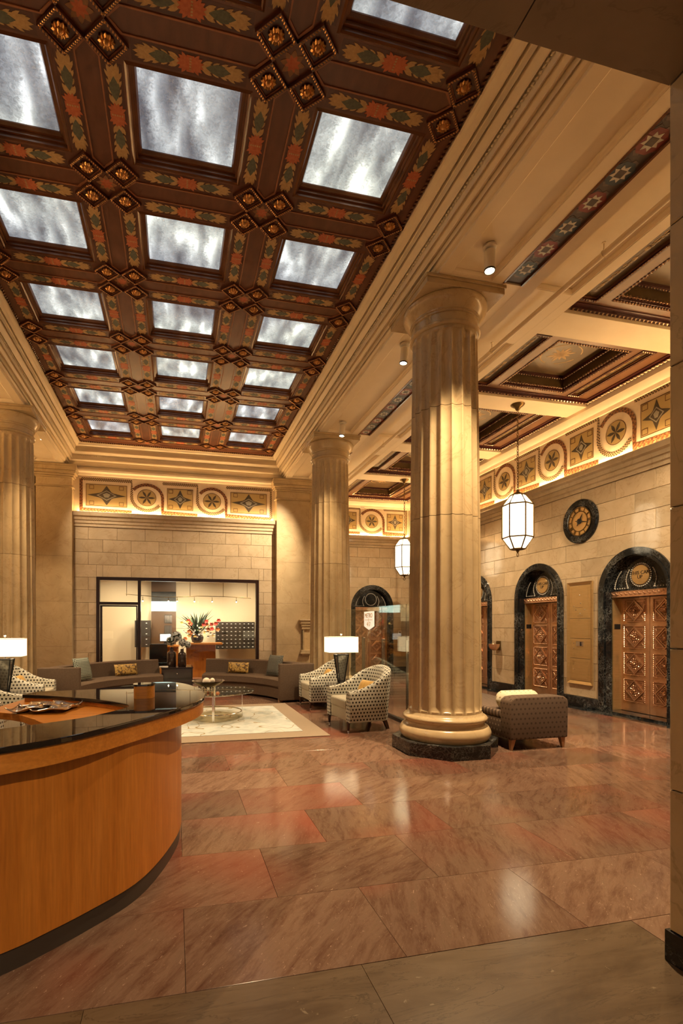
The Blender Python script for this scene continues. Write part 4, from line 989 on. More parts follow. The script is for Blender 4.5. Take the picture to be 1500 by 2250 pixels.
for u, v, w_ in ((.02, .47, .09), (.0, .325, .07), (0, .245, .03)): M().prism([(u - w_, v - .003), (u + w_, v - .003), (u + w_, v + .003), (u - w_, v + .003)], c_, .016, .019).build('nameplate', 'gilt_silver', t)
d_ = M().prism([(-.085, -.245), (.085, -.245), (.085, -.155), (-.085, -.155)], c_, .014, .024).build('display', 'chrome', t, bevel=.003)
M().prism([(-.045, -.235), (-.01, -.235), (-.01, -.165), (-.045, -.165)], c_, .022, .026).build('display_slot', 'black', d_)

t = thing('wall_clock', 'round black marble wall clock with roman numeral ring above the call panel', 'clock', (WX, 7.81, 3.43))
def disc(m, prof, n=48, mi=0):
    k = len(m.v); m.lathe(prof, n, mi=mi)
    for i in range(k, len(m.v)): x, y, z = m.v[i]; m.v[i] = (-z, x, y)
    return m
disc(M(), [(.405, 0), (.405, .03), (.385, .05), (.30, .045), (.285, .03), (.272, .028), (.001, .02)]).build('marble_rim', 'black_marble', t, smooth=True)
disc(M(), [(.265, .02), (.265, .03), (.001, .031)]).build('dial', 'brass', t, smooth=True, ang=15)
m = M()
for r0, r1 in ((.268, .252), (.192, .176)): ringp(m, [(r0 * math.cos(2 * PI * i / 48), r0 * math.sin(2 * PI * i / 48)) for i in range(48)], [(r1 * math.cos(2 * PI * i / 48), r1 * math.sin(2 * PI * i / 48)) for i in range(48)], onwall, .028, .040)
m.build('numeral_ring', 'bronze', t)
for i in range(12):
    an = PI / 2 + i * PI / 6; m = M(); n_ = (3, 1, 2, 3, 2, 1, 2, 3, 4, 2, 1, 2)[i]
    for k in range(n_):
        o = (k - (n_ - 1) / 2) * .016; e1 = (math.cos(an), math.sin(an)); e2 = (-e1[1], e1[0])
        m.prism([(e1[0] * r_ + e2[0] * (o + s), e1[1] * r_ + e2[1] * (o + s)) for r_, s in ((.19, -.0055), (.255, -.0055), (.255, .0055), (.19, .0055))], onwall, .028, .038)
    m.build('numeral', 'bronze', t)
for nm_, an, ln in (('hour_hand', PI / 2 + .55, .15), ('minute_hand', PI + .22, .235)):
    e1 = (math.cos(an), math.sin(an)); e2 = (-e1[1], e1[0])
    M().prism([(e1[0] * r_ + e2[0] * s, e1[1] * r_ + e2[1] * s) for r_, s in ((-.09, -.006), (.0, -.012), (ln * .6, -.009), (ln, 0), (ln * .6, .009), (0, .012), (-.09, .006))], onwall, .042, .048).build(nm_, 'black', t)
disc(M(), [(.05, .035), (.05, .05), (.02, .06), (.001, .06)], 24).build('hub', 'black', t, smooth=True)

t = thing('drinking_bowl', 'small copper half bowl fixed to the wall between lift doors', 'wall bowl', (WX, 10.22, .93))
m = M().lathe([(.012, 0), (.06, .012), (.10, .05), (.118, .10), (.122, .15), (.112, .15), (.09, .06), (.01, .02)], 24, (-.13, 0, 0)); m.build('bowl', 'copper', t, smooth=True)
M().box(-.03, 0, -.07, .07, .0, .22).build('wall_plate', 'bronze', t, bevel=.006); M().lathe([(.012, 0), (.012, .04), (.018, .045), (.001, .05)], 10, (-.09, 0, .15)).build('spout', 'chrome', t, smooth=True)
for u, z, lb in ((6.98, 1.29, 'small square wall plate with dark lens on the aisle end wall'), ):
    t = thing('wall_plate', lb, 'wall plate', (u, YA, z)); M().box(-.06, .06, -.012, 0, -.06, .06).build('plate', 'white_paint', t, bevel=.004); M().lathe([(.02, 0), (.02, .006)], 12).build('lens', 'black', t, loc=(0, -.012, 0), rot=(PI / 2, 0, 0))
t = thing('wall_niche', 'little stone niche with moulded cap and shelf beside the far column', 'niche', (3.42, YB - .20, .70))
m = M()
for e, z0, z1 in ((.10, .93, .97), (.075, .85, .93), (.05, .78, .85), (.03, .70, .78)): m.box(-.10 - e, .12, -.06 - e, 0, z0, z1)
m.build('cap', 'column_stone', t, bevel=.01); m = M()
for e, z0, z1 in ((.03, 0, .04), (.07, .04, .10), (.05, .10, .15)): m.box(-.10 - e, .12, -.06 - e, 0, z0, z1)
m.build('shelf', 'column_stone', t, bevel=.01); M().box(-.10, .12, -.03, 0, .15, .70).build('back_panel', 'pier_stone', t); M().box(-.10, -.06, -.07, 0, .15, .70).build('side_post', 'column_stone', t)

# ---------------------------------------------------------------- pendant lanterns
def lantern(label, x, y, rz):
    t = thing('pendant_lantern', label, 'lantern', (x, y, 2.72), rz, 'hanging hexagonal lanterns')
    O = 2.72; lv = [(.115, 2.86 - O), (.25, 3.06 - O), (.25, 3.635 - O), (.118, 3.815 - O)]
    hx = lambda r, z, i, e=0: ((r + e) * math.cos(PI / 3 * i), (r + e) * math.sin(PI / 3 * i), z)
    for j in range(3):
        for i in range(6):
            a, b = lv[j], lv[j + 1]; q = [Vector(hx(*a, i)), Vector(hx(*a, i + 1)), Vector(hx(*b, i + 1)), Vector(hx(*b, i))]; nv = (q[1] - q[0]).cross(q[3] - q[0]).normalized() * -.006
            m = M(); m.add(q + [v + nv for v in q], [(0, 1, 2, 3), (7, 6, 5, 4), (0, 4, 5, 1), (1, 5, 6, 2), (2, 6, 7, 3), (3, 7, 4, 0)]); m.build('glass_panel', 'lantern_glass', t)
    m = M()
    for i in range(6):
        m.tube([hx(r, z, i, .005) for r, z in lv], .0135, 6)
        for r, z in lv: m.tube([hx(r, z, i, .003), hx(r, z, i + 1, .003)], .0135, 6)
    m.build('cage', 'bronze', t)
    M().lathe([(.12, 3.81 - O), (.125, 3.825 - O), (.06, 3.85 - O), (.03, 3.87 - O), (.02, 3.91 - O), (.001, 3.92 - O)], 6).build('top_cap', 'bronze', t)
    M().lathe([(.001, 2.795 - O), (.015, 2.80 - O), (.03, 2.83 - O), (.10, 2.85 - O), (.125, 2.865 - O), (.11, 2.872 - O)], 6).tube([(.028 * math.cos(2 * PI * i / 14), 0, .04 + .034 * math.sin(2 * PI * i / 14)) for i in range(14)], .007, 6, closed=True).build('finial', 'bronze', t)
    m = M(); z = 3.93 - O; k = 0
    while z < SOF - 2.72 - .10:
        m.tube([((.016 * math.cos(q), 0) if k % 2 else (0, .016 * math.cos(q))) + (z + .03 * math.sin(q),) for q in [2 * PI * i / 10 for i in range(10)]], .0055, 5, closed=True); z += .048; k += 1
    m.build('chain', 'bronze', t, smooth=True)
    M().lathe([(.02, -.11), (.035, -.09), (.05, -.06), (.095, -.03), (.115, -.012), (.12, 0)], 24).build('ceiling_rose', 'bronze', t, loc=(0, 0, SOF - 2.72), smooth=True)
lantern('near glowing hexagonal lantern hanging in front of the lift wall', 5.9, 7.735, math.radians(22))
lantern('far glowing hexagonal lantern seen just left of the near column', 5.97, 12.40, math.radians(-10))

# ---------------------------------------------------------------- soffit spotlights and conduit
def can(label, x, y, tilt, target, watts):
    t = thing('spotlight_can', label, 'spotlight', (x, y, SOF + .04), 0, 'white cylinder spotlights under the beams')
    M().lathe([(.07, 0), (.07, -.02), (.05, -.03), (.015, -.03), (.015, -.06), (.001, -.06)], 20).build('mount', 'white_paint', t, smooth=True)
    dr = (Vector(target) - Vector((x, y, SOF - .05))).normalized(); ax = Vector((dr.x * .35, dr.y * .35, -1)).normalized(); ro = ax.to_track_quat('-Z', 'Y').to_euler()
    b = M().lathe([(.03, 0), (.055, -.01), (.055, -.22), (.048, -.22), (.048, -.19), (.001, -.19)], 24).build('can_body', 'white_paint', t, (0, 0, -.045), ro, smooth=True, ang=30)
    M().lathe([(.044, -.188), (.044, -.194), (.001, -.195)], 20).build('lamp_face', 'bulb', b, smooth=True)
    M().lathe([(.057, -.21), (.057, -.225), (.050, -.225), (.050, -.21)], 24, cap=False).build('rim', 'black', b)
    p = Vector((0, 0, -.045)) + ax * .24; o = spot(t, p, Vector(target) - Vector((x, y, SOF + .04)), watts, 82, .9); return t
can('white spotlight can on the soffit right above the near column', 3.19, 4.62, 0, (2.6, 3.9, 0), SPOT_W * 2.6)
can('white spotlight can half hidden behind the near column capital', 3.14, 6.50, 0, (1.6, 7.2, 0), SPOT_W * 1.3)
can('white spotlight can above the far right column', 3.17, 9.28, 0, (1.3, 8.9, 0), SPOT_W * 1.1)
t = thing('conduit_pipe', 'long cream pipe hung on rods beneath the aisle edge beam', 'pipe', (4.28, 1.9, SOF - .10))
M().tube([(0, 0, 0), (0, 10.9, 0)], .03, 10).build('pipe', 'cream', t, smooth=True)
for y in (2.6, 4.28, 6.15, 8.2, 9.9): M().tube([(0, y - 1.9, .02), (0, y - 1.9, .12)], .006, 6).lathe([(.02, .0), (.02, .012)], 10, (0, y - 1.9, .105)).tube([(.034 * math.cos(a_), y - 1.9, .034 * math.sin(a_)) for a_ in [2 * PI * i / 10 for i in range(10)]], .005, 5, closed=True).build('hanger_rod', 'cream', t)

# ---------------------------------------------------------------- glass partition with sign
t = thing('glass_partition', 'frameless glass screen on steel posts between the two right columns', 'partition', (3.40, 6.2, 0))
gy = [.12, .80, 1.73, 2.65, 3.55]
for a, b in zip(gy, gy[1:]): M().box(-.006, .006, a + .004, b - .004, .05, 1.83).build('glass_pane', 'clear_glass', t)
for y in gy[1:]: M().box(.012, .055, y - .028, y + .028, 0, 1.28).build('post', 'steel', t, bevel=.003)
M().box(-.02, .06, .10, 3.57, 0, .05).build('base_rail', 'black', t)
for y in gy: M().box(-.0015, .0015, y - .003, y + .003, .05, 1.83).build('joint_seal', 'dark_frame', t)
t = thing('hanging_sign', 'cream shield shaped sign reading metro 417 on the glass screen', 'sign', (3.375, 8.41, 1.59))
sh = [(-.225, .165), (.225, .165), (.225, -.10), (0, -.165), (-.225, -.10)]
M().prism(sh, fd, 0, .018).build('board', 'sign_added_glow', t, bevel=.003); M().prism([(u * 1.0, v) for u, v in sh], fd, -.012, 0).build('back_edge', 'bronze', t)
RT = (PI / 2, 0, -PI / 2)
textmesh('lettering', 'METRO', .11, 'gold_text', t, (-.019, 0, .09), RT, .0015, 1.0); textmesh('lettering', '417', .11, 'gold_text', t, (-.019, 0, -.065), RT, .0015, 1.0)
M().prism([(-.18, .012), (.18, .012), (.18, .019), (-.18, .019)], fd, .017, .020).prism([(-.004, .05), (.004, .05), (.004, -.02), (-.004, -.02)], fd, .017, .020).build('rule', 'gold_text', t)
# ---------------------------------------------------------------- reception desk
DX, DY = -.6, 3.3
loc2 = lambda pts: [(x - DX, y - DY) for x, y in pts]
t = thing('reception_desk', 'curved cherry wood reception desk with dark glass counter top', 'desk', (DX, DY, 0))
front = [(-2.3, 1.72), (-1.75, 1.78), (-1.2, 1.98), (-.70, 2.27), (-.46, 2.45), (-.2, 2.78), (.03, 3.14), (.165, 3.45), (.21, 3.75), (.185, 4.05), (.10, 4.38), (-.02, 4.57), (-.16, 4.60), (-.32, 4.50), (-.48, 4.33), (-.74, 4.18), (-1.02, 4.17)]
inner = [(-1.09, 4.0), (-.92, 3.91), (-.765, 3.80), (-.59, 3.67), (-.43, 3.51), (-.30, 3.33), (-.30, 3.22), (-.376, 3.076), (-.516, 2.90), (-.832, 2.69), (-1.3, 2.42), (-1.8, 2.24), (-2.3, 2.15)]
of_, oi_ = spline(front, 6, False), spline(inner, 6, False)
ring_ = loc2(of_ + oi_)
def inset(pts, d):
    n = len(pts); out = []; A = sum(pts[i][0] * pts[(i + 1) % n][1] - pts[(i + 1) % n][0] * pts[i][1] for i in range(n)); sg = 1 if A > 0 else -1
    for i in range(n):
        a, b, c_ = Vector(pts[i - 1]), Vector(pts[i]), Vector(pts[(i + 1) % n]); e1 = (b - a); e2 = (c_ - b)
        if e1.length < 1e-6: e1 = e2
        if e2.length < 1e-6: e2 = e1
        n1 = Vector((-e1.y, e1.x)).normalized() * sg; n2 = Vector((-e2.y, e2.x)).normalized() * sg; q = n1 + n2
        q = q.normalized() / max(q.normalized().dot(n1), .6) if q.length > 1e-6 else n1
        p = b + q * d; out.append((p.x, p.y))
    return out
M().prism(ring_, flat, .972, 1.0).build('counter_top', 'dark_glass', t, bevel=.006)
M().prism(inset(ring_, .012), flat, .885, .972).build('apron', 'cherry_h', t, smooth=True, ang=30)
bo = [(-2.3, 1.83), (-1.75, 1.89), (-1.2, 2.09), (-.73, 2.36), (-.578, 2.475), (-.406, 2.63), (-.217, 2.835), (-.09, 3.10), (.012, 3.45), (.04, 3.72), (.02, 4.02), (-.06, 4.30), (-.2, 4.44), (-.36, 4.38), (-.5, 4.25), (-.74, 4.12), (-1.0, 4.11)]
bi = [(-1.03, 4.04), (-.76, 3.85), (-.5, 3.63), (-.33, 3.45), (-.27, 3.27), (-.35, 3.0), (-.50, 2.84), (-.82, 2.63), (-1.3, 2.36), (-1.8, 2.18), (-2.3, 2.1)]
body = loc2(spline(bo, 6, False) + spline(bi, 4, False))
M().prism(body, flat, .10, .886).build('front_panel', 'cherry', t, smooth=True, ang=30)
M().prism(inset(body, .012), flat, 0, .10).build('toe_kick', 'toe_kick', t, smooth=True, ang=30)
wt = [(-.28, 3.28), (-.42, 3.54), (-.60, 3.70), (-.77, 3.83), (-.93, 3.94), (-1.05, 4.02), (-1.108, 4.18), (-1.18, 3.82), (-1.24, 3.55), (-1.10, 3.555), (-1.02, 3.50), (-.93, 3.41), (-.82, 3.25), (-.72, 3.08), (-.60, 2.93), (-.50, 2.86), (-.36, 3.04)]
M().prism(loc2(wt), flat, .90, .945).build('work_surface', 'cherry_h', t, bevel=.004)
t2 = thing('counter_stand', 'small curved cherry block with dark cap standing on the glass counter', 'stand', (-.215, 3.62, 1.0))
st = spline([(-.06, -.03), (.0, -.045), (.055, -.02), (.07, .05), (.03, .09), (-.06, .08)], 5)
M().prism(st, flat, 0, .085).build('block', 'cherry_h', t2, smooth=True, ang=40); M().prism([(x * 1.06, y * 1.06) for x, y in st], flat, .085, .096).build('cap', 'dark_glass', t2)
t2 = thing('brochure_tray', 'wavy silver leaf shaped tray lying on the desk work surface', 'tray', (-.83, 3.56, .948), math.radians(-12)); t2.scale = (.82, .82, .9)
for k, (x, y) in enumerate(((-.10, -.07), (.09, -.08), (-.09, .10), (.10, .09))):
    m = M(); n = 10; vs = []
    for i in range(n + 1):
        for j in range(n + 1):
            u, v = i / n * 2 - 1, j / n * 2 - 1; z = .008 + .030 * (abs(u) ** 2.2 + abs(v) ** 2.2) * .7 + .012 * math.sin(3 * u + k)
            vs.append((x + u * .115, y + v * .105 + .02 * u, z))
    m.add(vs, [(i * (n + 1) + j, (i + 1) * (n + 1) + j, (i + 1) * (n + 1) + j + 1, i * (n + 1) + j + 1) for i in range(n) for j in range(n)])
    o = m.build('tray_dish', 'tray_silver', t2, smooth=True, fix=False); sm = o.modifiers.new('thick', 'SOLIDIFY'); sm.thickness = .006
    M().ball((x, y, .03), .016, 8, 5, sc=(1.6, .8, .7)).build('handle_nub', 'chrome', t2, smooth=True)

# ---------------------------------------------------------------- rug
t = thing('area_rug', 'pale wool rug with thin vine lines and a tan border', 'rug', (.15, 8.2, 0))
M().box(-1.6, 1.9, -1.68, 1.24, 0, .012).build('border', 'rug_border', t, bevel=.004); M().box(-1.3, 1.6, -1.34, .95, .010, .016).build('field', 'rug_field', t)

# ---------------------------------------------------------------- armchairs
def cushion(m, x0, x1, y0, y1, z0, z1): m.box(x0, x1, y0, y1, z0, z1); return m
def pad(w_, h_, th, n=10):
    """soft pillow standing in the xz plane, facing -y"""
    m = M(); vs = []; fs = []
    for side in (-1, 1):
        o = len(vs)
        for i in range(n + 1):
            for j in range(n + 1):
                u, v = i / n * 2 - 1, j / n * 2 - 1; k = (max(0, 1 - u ** 4) * max(0, 1 - v ** 4)) ** .5; pin = 1 - .06 * (1 - abs(u * v)) * (abs(u) + abs(v)) * .6
                vs.append((u * w_ / 2 * pin, side * th / 2 * k, v * h_ / 2 * pin))
        for i in range(n):
            for j in range(n):
                q = (o + i * (n + 1) + j, o + (i + 1) * (n + 1) + j, o + (i + 1) * (n + 1) + j + 1, o + i * (n + 1) + j + 1); fs.append(q if side < 0 else q[::-1])
    m.add(vs, fs); return m
def make_armchair(label):
    t = thing('armchair', label, 'armchair', (0, 0, 0), 0, 'dotted tub armchairs')
    P = []; hw, yb = .345, .30
    for i in range(8): P.append((-hw, -.37 + .47 * i / 7, 0))
    for i in range(1, 16): a = PI - PI * i / 16; P.append((hw * math.cos(a), .10 + (yb - .10) * math.sin(a) ** .8, math.sin(a)))
    for i in range(8): P.append((hw, .10 - .47 * i / 7, 0))
    n = len(P); m = M(); vs = []; K = 9
    for i, (x, y, s) in enumerate(P):
        a = P[max(i - 1, 0)]; b = P[min(i + 1, n - 1)]; tv = Vector((b[0] - a[0], b[1] - a[1])).normalized(); nv = Vector((-tv.y, tv.x))   # outward is left of travel
        fwd = min(1, max(0, (y + .37) / .67)); h = .575 + .03 * fwd + .305 * (fwd ** 2.2); lean = .07 * max(0, (y + .05) / .35)
        th = .058
        sec = [(-th, .14), (th, .14), (th + .01, .30), (th + .01 + lean * .7, h - .045), (th * .75 + lean, h - .012), (lean, h), (-th * .75 + lean * .9, h - .014), (-th + lean * .6, h - .05), (-th, .30)]
        for o, z in sec: vs.append((x + nv.x * o, y + nv.y * o, z))
    fs = [(i * K + k, i * K + (k + 1) % K, (i + 1) * K + (k + 1) % K, (i + 1) * K + k) for i in range(n - 1) for k in range(K)] + [list(range(K))[::-1], [(n - 1) * K + k for k in range(K)]]
    m.add(vs, fs); m.build('shell', 'chair_fabric', t, smooth=True, ang=50, uv=True)
    M().box(-.29, .29, -.355, .30, .145, .31).build('seat_base', 'seat_stripe', t, bevel=.012, uv=True, smooth=True)
    M().box(-.285, .285, -.375, .24, .305, .445).build('seat_cushion', 'seat_stripe', t, bevel=.035, seg=4, uv=True, smooth=True)
    for sx in (-1, 1):
        l_ = M(); l_.lathe([(.014, 0), (.015, .022)], 8, mi=1); l_.lathe([(.015, .022), (.028, .15)], 8, mi=0); l_.build('leg', ['dark_leg', 'chrome'], t, (sx * .34, -.36, 0))
        r_ = M(); q = [(-.02, -.02), (.02, -.02), (.02, .02), (-.02, .02)]; vs = [(x + sx * .02, y + .06, 0) for x, y in q] + [(x * 1.5, y * 1.5, .16) for x, y in q]
        r_.add(vs, [(3, 2, 1, 0), (4, 5, 6, 7)] + [(i, (i + 1) % 4, 4 + (i + 1) % 4, 4 + i) for i in range(4)]); r_.build('leg', 'dark_leg', t, (sx * .26, .24, 0))
    return t
ch = make_armchair('dotted tub armchair nearest the big column, beside the steel lamp')
ch.location = (2.69, 7.06, 0); ch.rotation_euler = (0, 0, -PI / 2 + .10)
dup(ch, (2.70, 9.00, 0), -PI / 2 + .02, 'dotted tub armchair behind the lamp, next to the right sofa')
dup(ch, (-2.40, 9.00, 0), PI / 2 - .02, 'dotted tub armchair beside the arm of the left sofa')
dup(ch, (-2.40, 7.10, 0), PI / 2 - .08, 'dotted tub armchair cut by the left edge, in front of the other')
GP = pad(.40, .26, .13).mesh('gold_cushion', 'silk_gold', smooth=True)
for lb, p, rz in (('small gold silk cushion on the armchair nearest the column', (2.78, 7.02, .56), -PI / 2 + .25), ('small gold silk cushion on the armchair behind the lamp', (2.80, 9.03, .56), -PI / 2), ('small gold silk cushion on the left armchair near the sofa arm', (-2.48, 9.0, .56), PI / 2)):
    o = link('gold_cushion', GP, None, p, (-.45, 0, rz)); tag(o, lb, 'cushion', 'gold silk cushions')

# ---------------------------------------------------------------- side tables and lamps
def side_table(label, x, y):
    t = thing('side_table', label, 'side table', (x, y, 0), 0, 'round lamp tables'); M().lathe([(.001, .495), (.27, .495), (.275, .505), (.27, .515), (.001, .515)], 36).build('top', 'espresso', t, smooth=True, ang=30)
    M().lathe([(.17, 0), (.17, .015), (.03, .03), (.025, .495)], 24).build('pedestal', 'steel', t, smooth=True, ang=30); return t
side_table('round dark table between the two right armchairs', 2.72, 8.05); side_table('round dark table between the two left armchairs', -2.42, 8.05)
def table_lamp(label, x, y):
    t = thing('table_lamp', label, 'lamp', (x, y, .515), 0, 'tapered table lamps'); m = M(); g = M()
    f = lambda w_, z: [(-w_, -w_, z), (w_, -w_, z), (w_, w_, z), (-w_, w_, z)]
    a, b = f(.042, .02), f(.098, .50); g.add(f(.038, .02) + f(.092, .50), [(3, 2, 1, 0), (4, 5, 6, 7)] + [(i, (i + 1) % 4, 4 + (i + 1) % 4, 4 + i) for i in range(4)]); g.build('mirror_body', 'mirror_tint', t)
    for i in range(4): m.tube([a[i], b[i]], .009, 4)
    for q in (a, b):
        for i in range(4): m.tube([q[i], q[(i + 1) % 4]], .009, 4)
    m.box(-.06, .06, -.06, .06, 0, .02); m.build('frame', 'black', t)
    M().box(-.05, .05, -.05, .05, .50, .512).lathe([(.012, .51), (.012, .82)], 10).build('neck', 'chrome', t)
    s = M(); o, i_ = [(-.255, -.14), (.255, -.14), (.255, .14), (-.255, .14)], [(-.251, -.136), (.251, -.136), (.251, .136), (-.251, .136)]
    ringp(s, o, i_, flat, .535, .80); s.build('shade', 'shade_cloth', t)
    for zz in (.535, .795): q = M(); ringp(q, [(x_ * 1.008, y_ * 1.012) for x_, y_ in o], i_, flat, zz, zz + .007); q.build('shade_trim', 'white_paper', t)
    M().lathe([(.008, .82), (.018, .835), (.018, .86), (.001, .865)], 10).build('finial', 'chrome', t, smooth=True)
    M().ball((0, 0, .66), .03, 10, 6).build('bulb', 'bulb', t)
    return t
table_lamp('lit white shaded lamp on tapered black frame between right armchairs', 2.72, 8.05); table_lamp('lit white shaded lamp at the left picture edge', -2.42, 8.05)

# ---------------------------------------------------------------- sofas
SC = (.15, 9.4)
def sofa(label, sgn):
    t = thing('curved_sofa', label, 'sofa', (SC[0], SC[1], 0), 0, 'curved taupe sofas'); a0, a1 = math.radians(4), math.radians(77)
    if sgn < 0: a0, a1 = PI - a1, PI - a0
    w0, w1 = (a0 + .06, a1) if sgn > 0 else (a0, a1 - .06)
    pr_ = lambda prof, b0, b1, nm_, **k: M().lathe(prof, 24, a0=b0, a1=b1).build(nm_, 'sofa_fabric', t, smooth=True, ang=40, **k)
    pr_([(1.87, .05), (2.50, .05), (2.50, .285), (1.87, .285)], w0, w1, 'base')
    pr_([(1.82, .29), (2.33, .29), (2.33, .42), (2.29, .44), (1.87, .43), (1.83, .41)], w0, w1, 'seat_cushion')
    pr_([(2.29, .29), (2.51, .05), (2.53, .70), (2.51, .735), (2.41, .745), (2.36, .72)], w0, w1, 'backrest')
    e0, e1 = (a0, a0 + .062) if sgn > 0 else (a1 - .062, a1)
    M().lathe([(1.82, .04), (2.53, .04), (2.53, .755), (1.82, .755)], 2, a0=e0, a1=e1).build('arm', 'sofa_fabric', t, bevel=.018, seg=3, smooth=True)
    for k, r_ in ((.1, 1.92), (.1, 2.36), (.9, 1.92), (.9, 2.36)):
        a = a0 + (a1 - a0) * k; M().box(-.04, .04, -.04, .04, 0, .05).build('foot', 'tan_leg', t, (r_ * math.cos(a), r_ * math.sin(a), 0), (0, 0, a))
    return t
sofa('curved taupe sofa on the right below the storefront', 1); sofa('curved taupe sofa on the left below the storefront', -1)
def onarc(r, deg, z): a = math.radians(deg); return (SC[0] + r * math.cos(a), SC[1] + r * math.sin(a), z), a - PI / 2
TP = pad(.46, .44, .14).mesh('square_pillow', 'pillow_teal', smooth=True, uv=True); TG = pad(.46, .44, .14).mesh('square_pillow', 'pillow_grey', smooth=True, uv=True); LP = pad(.52, .24, .13).mesh('lumbar_pillow', 'pillow_gold', smooth=True, uv=True)
for me, nm_, lb, r_, dg, z, tl_ in ((TP, 'square_pillow', 'pale teal dotted square pillow in the corner of the left sofa', 2.14, 153, .665, -.25), (TG, 'square_pillow', 'grey dotted square pillow against the arm of the right sofa', 2.14, 28, .665, -.25),
                                 (LP, 'lumbar_pillow', 'gold patterned lumbar pillow on the left sofa', 2.17, 123, .565, -.22), (LP, 'lumbar_pillow', 'gold patterned lumbar pillow on the right sofa', 2.17, 56, .565, -.22)):
    p, rz = onarc(r_, dg, z); o = link(nm_, me, None, p, (tl_, 0, rz)); tag(o, lb, 'pillow', 'sofa pillows')

# ---------------------------------------------------------------- coffee table and bowl
t = thing('coffee_table', 'round glass topped coffee table on chrome legs and ring', 'coffee table', (.60, 8.22, .016))
M().lathe([(.001, .42), (.655, .42), (.66, .428), (.655, .436), (.001, .436)], 48).build('glass_top', 'table_glass', t, smooth=True, ang=30)
for i in range(4):
    a = math.radians(-95 + 90 * i + 0); M().box(-.018, .018, -.006, .006, 0, .42).build('leg', 'chrome', t, (.46 * math.cos(a), .46 * math.sin(a), 0), (0, 0, a + PI / 2))
for z in (.10, .395): M().tube([(.45 * math.cos(2 * PI * i / 40), .45 * math.sin(2 * PI * i / 40), z) for i in range(40)], .009, 6, closed=True).build('ring', 'chrome', t, smooth=True)
t = thing('footed_bowl', 'wide dark bowl on chrome ball feet on the coffee table', 'bowl', (.50, 8.02, .452))
M().lathe([(.04, .075), (.10, .085), (.19, .125), (.255, .175), (.262, .182), (.25, .182), (.18, .14), (.05, .10), (.001, .10)], 40).build('bowl', 'espresso', t, smooth=True, ang=50)
for i in range(6):
    a = 2 * PI * i / 6
    for z in (.02, .055): M().ball((.075 * math.cos(a), .075 * math.sin(a), z), .02, 10, 6).build('ball_foot', 'chrome', t, smooth=True)
for lb, p, r_ in (('larger white coral ball in the dark bowl', (.47, 8.0, .62), .062), ('smaller white ball behind the coral ball in the bowl', (.57, 8.10, .622), .042)):
    m = M().ball((0, 0, 0), r_, 20, 12); m.v = [tuple(Vector(v) * (1 + .05 * noise.noise(Vector(v) * 60))) for v in m.v]; o = m.build('coral_ball', 'coral', None, p, smooth=True, ang=80); tag(o, lb, 'ball', 'coral balls')

# ---------------------------------------------------------------- cabinet with vases between the sofas
t = thing('drawer_cabinet', 'dark two drawer cabinet between the two sofas', 'cabinet', (.03, 11.72, 0))
M().box(-.34, .34, -.25, .25, .06, .55).build('body', 'espresso', t, bevel=.006); M().box(-.35, .35, -.26, .26, .55, .57).build('top', 'espresso', t, bevel=.004); M().box(-.30, .30, -.2, .2, 0, .06).build('plinth', 'black', t)
for z in (.10, .33): d_ = M().box(-.315, .315, -.268, -.25, z, z + .20).build('drawer', 'espresso', t, bevel=.004); M().ball((0, -.285, z + .10), .018, 10, 6).build('knob', 'chrome', d_, smooth=True)
def vase(label, x, y, s, heads):
    t = thing('bottle_vase', label, 'vase', (x, y, .57), 0, 'brown bottle vases with hydrangeas')
    M().lathe([(.001, 0), (.085 * s, .0), (.095 * s, .015), (.095 * s, .27 * s), (.085 * s, .31 * s), (.04 * s, .345 * s), (.036 * s, .40 * s), (.045 * s, .41 * s), (.03, .41 * s), (.001, .36 * s)], 28).build('bottle', 'bottle_brown', t, smooth=True, ang=40)
    for hx_, hy_, hz_, r_ in heads:
        M().tube([(0, 0, .38 * s), (hx_ * .5, hy_ * .5, (hz_ + .38 * s) / 2 + .02), (hx_, hy_, hz_)], .005, 5).build('stem', 'leaf_dark', t)
        m = M(); rr = random.Random(int(hx_ * 1000))
        for i in range(150):
            v = Vector((rr.gauss(0, 1), rr.gauss(0, 1), rr.gauss(0, 1))).normalized(); c_ = Vector((hx_, hy_, hz_)) + v * r_ * rr.uniform(.85, 1.05); e1 = v.orthogonal().normalized() * r_ * .2; e2 = v.cross(e1).normalized() * r_ * .2
            m.add([c_ + e1, c_ + e2 + v * .006, c_ - e1, c_ - e2 + v * .006], [(0, 1, 2, 3)])
        m.ball((hx_, hy_, hz_), r_ * .86, 10, 6, 1); m.build('flower_head', ['hydrangea', 'leaf_dark'], t, fix=False)['kind'] = 'stuff'
    return t
vase('left brown bottle vase with pale hydrangeas on the cabinet', -.09, 11.74, 1.05, [(-.02, .0, .58, .10), (.10, .03, .68, .12)])
vase('right brown bottle vase with pale hydrangeas on the cabinet', .14, 11.66, .98, [(.01, -.03, .55, .09), (.12, -.02, .50, .075)])
t = thing('magazine_stack', 'white magazines at the left end of the cabinet top', 'magazines', (-.265, 11.56, .57))
for k in range(3): M().box(-.09, .09, -.07, .10, k * .008, k * .008 + .007).build('magazine', 'white_paper', t, (.004 * k, 0, 0), (0, 0, .06 * k))
t = thing('trinket_box', 'small gilt box at the right end of the cabinet top', 'box', (.29, 11.54, .57)); M().box(-.05, .05, -.04, .04, 0, .035).build('body', 'brass', t, bevel=.004); M().box(-.052, .052, -.042, .042, .037, .05).build('lid', 'gilt', t, bevel=.006)

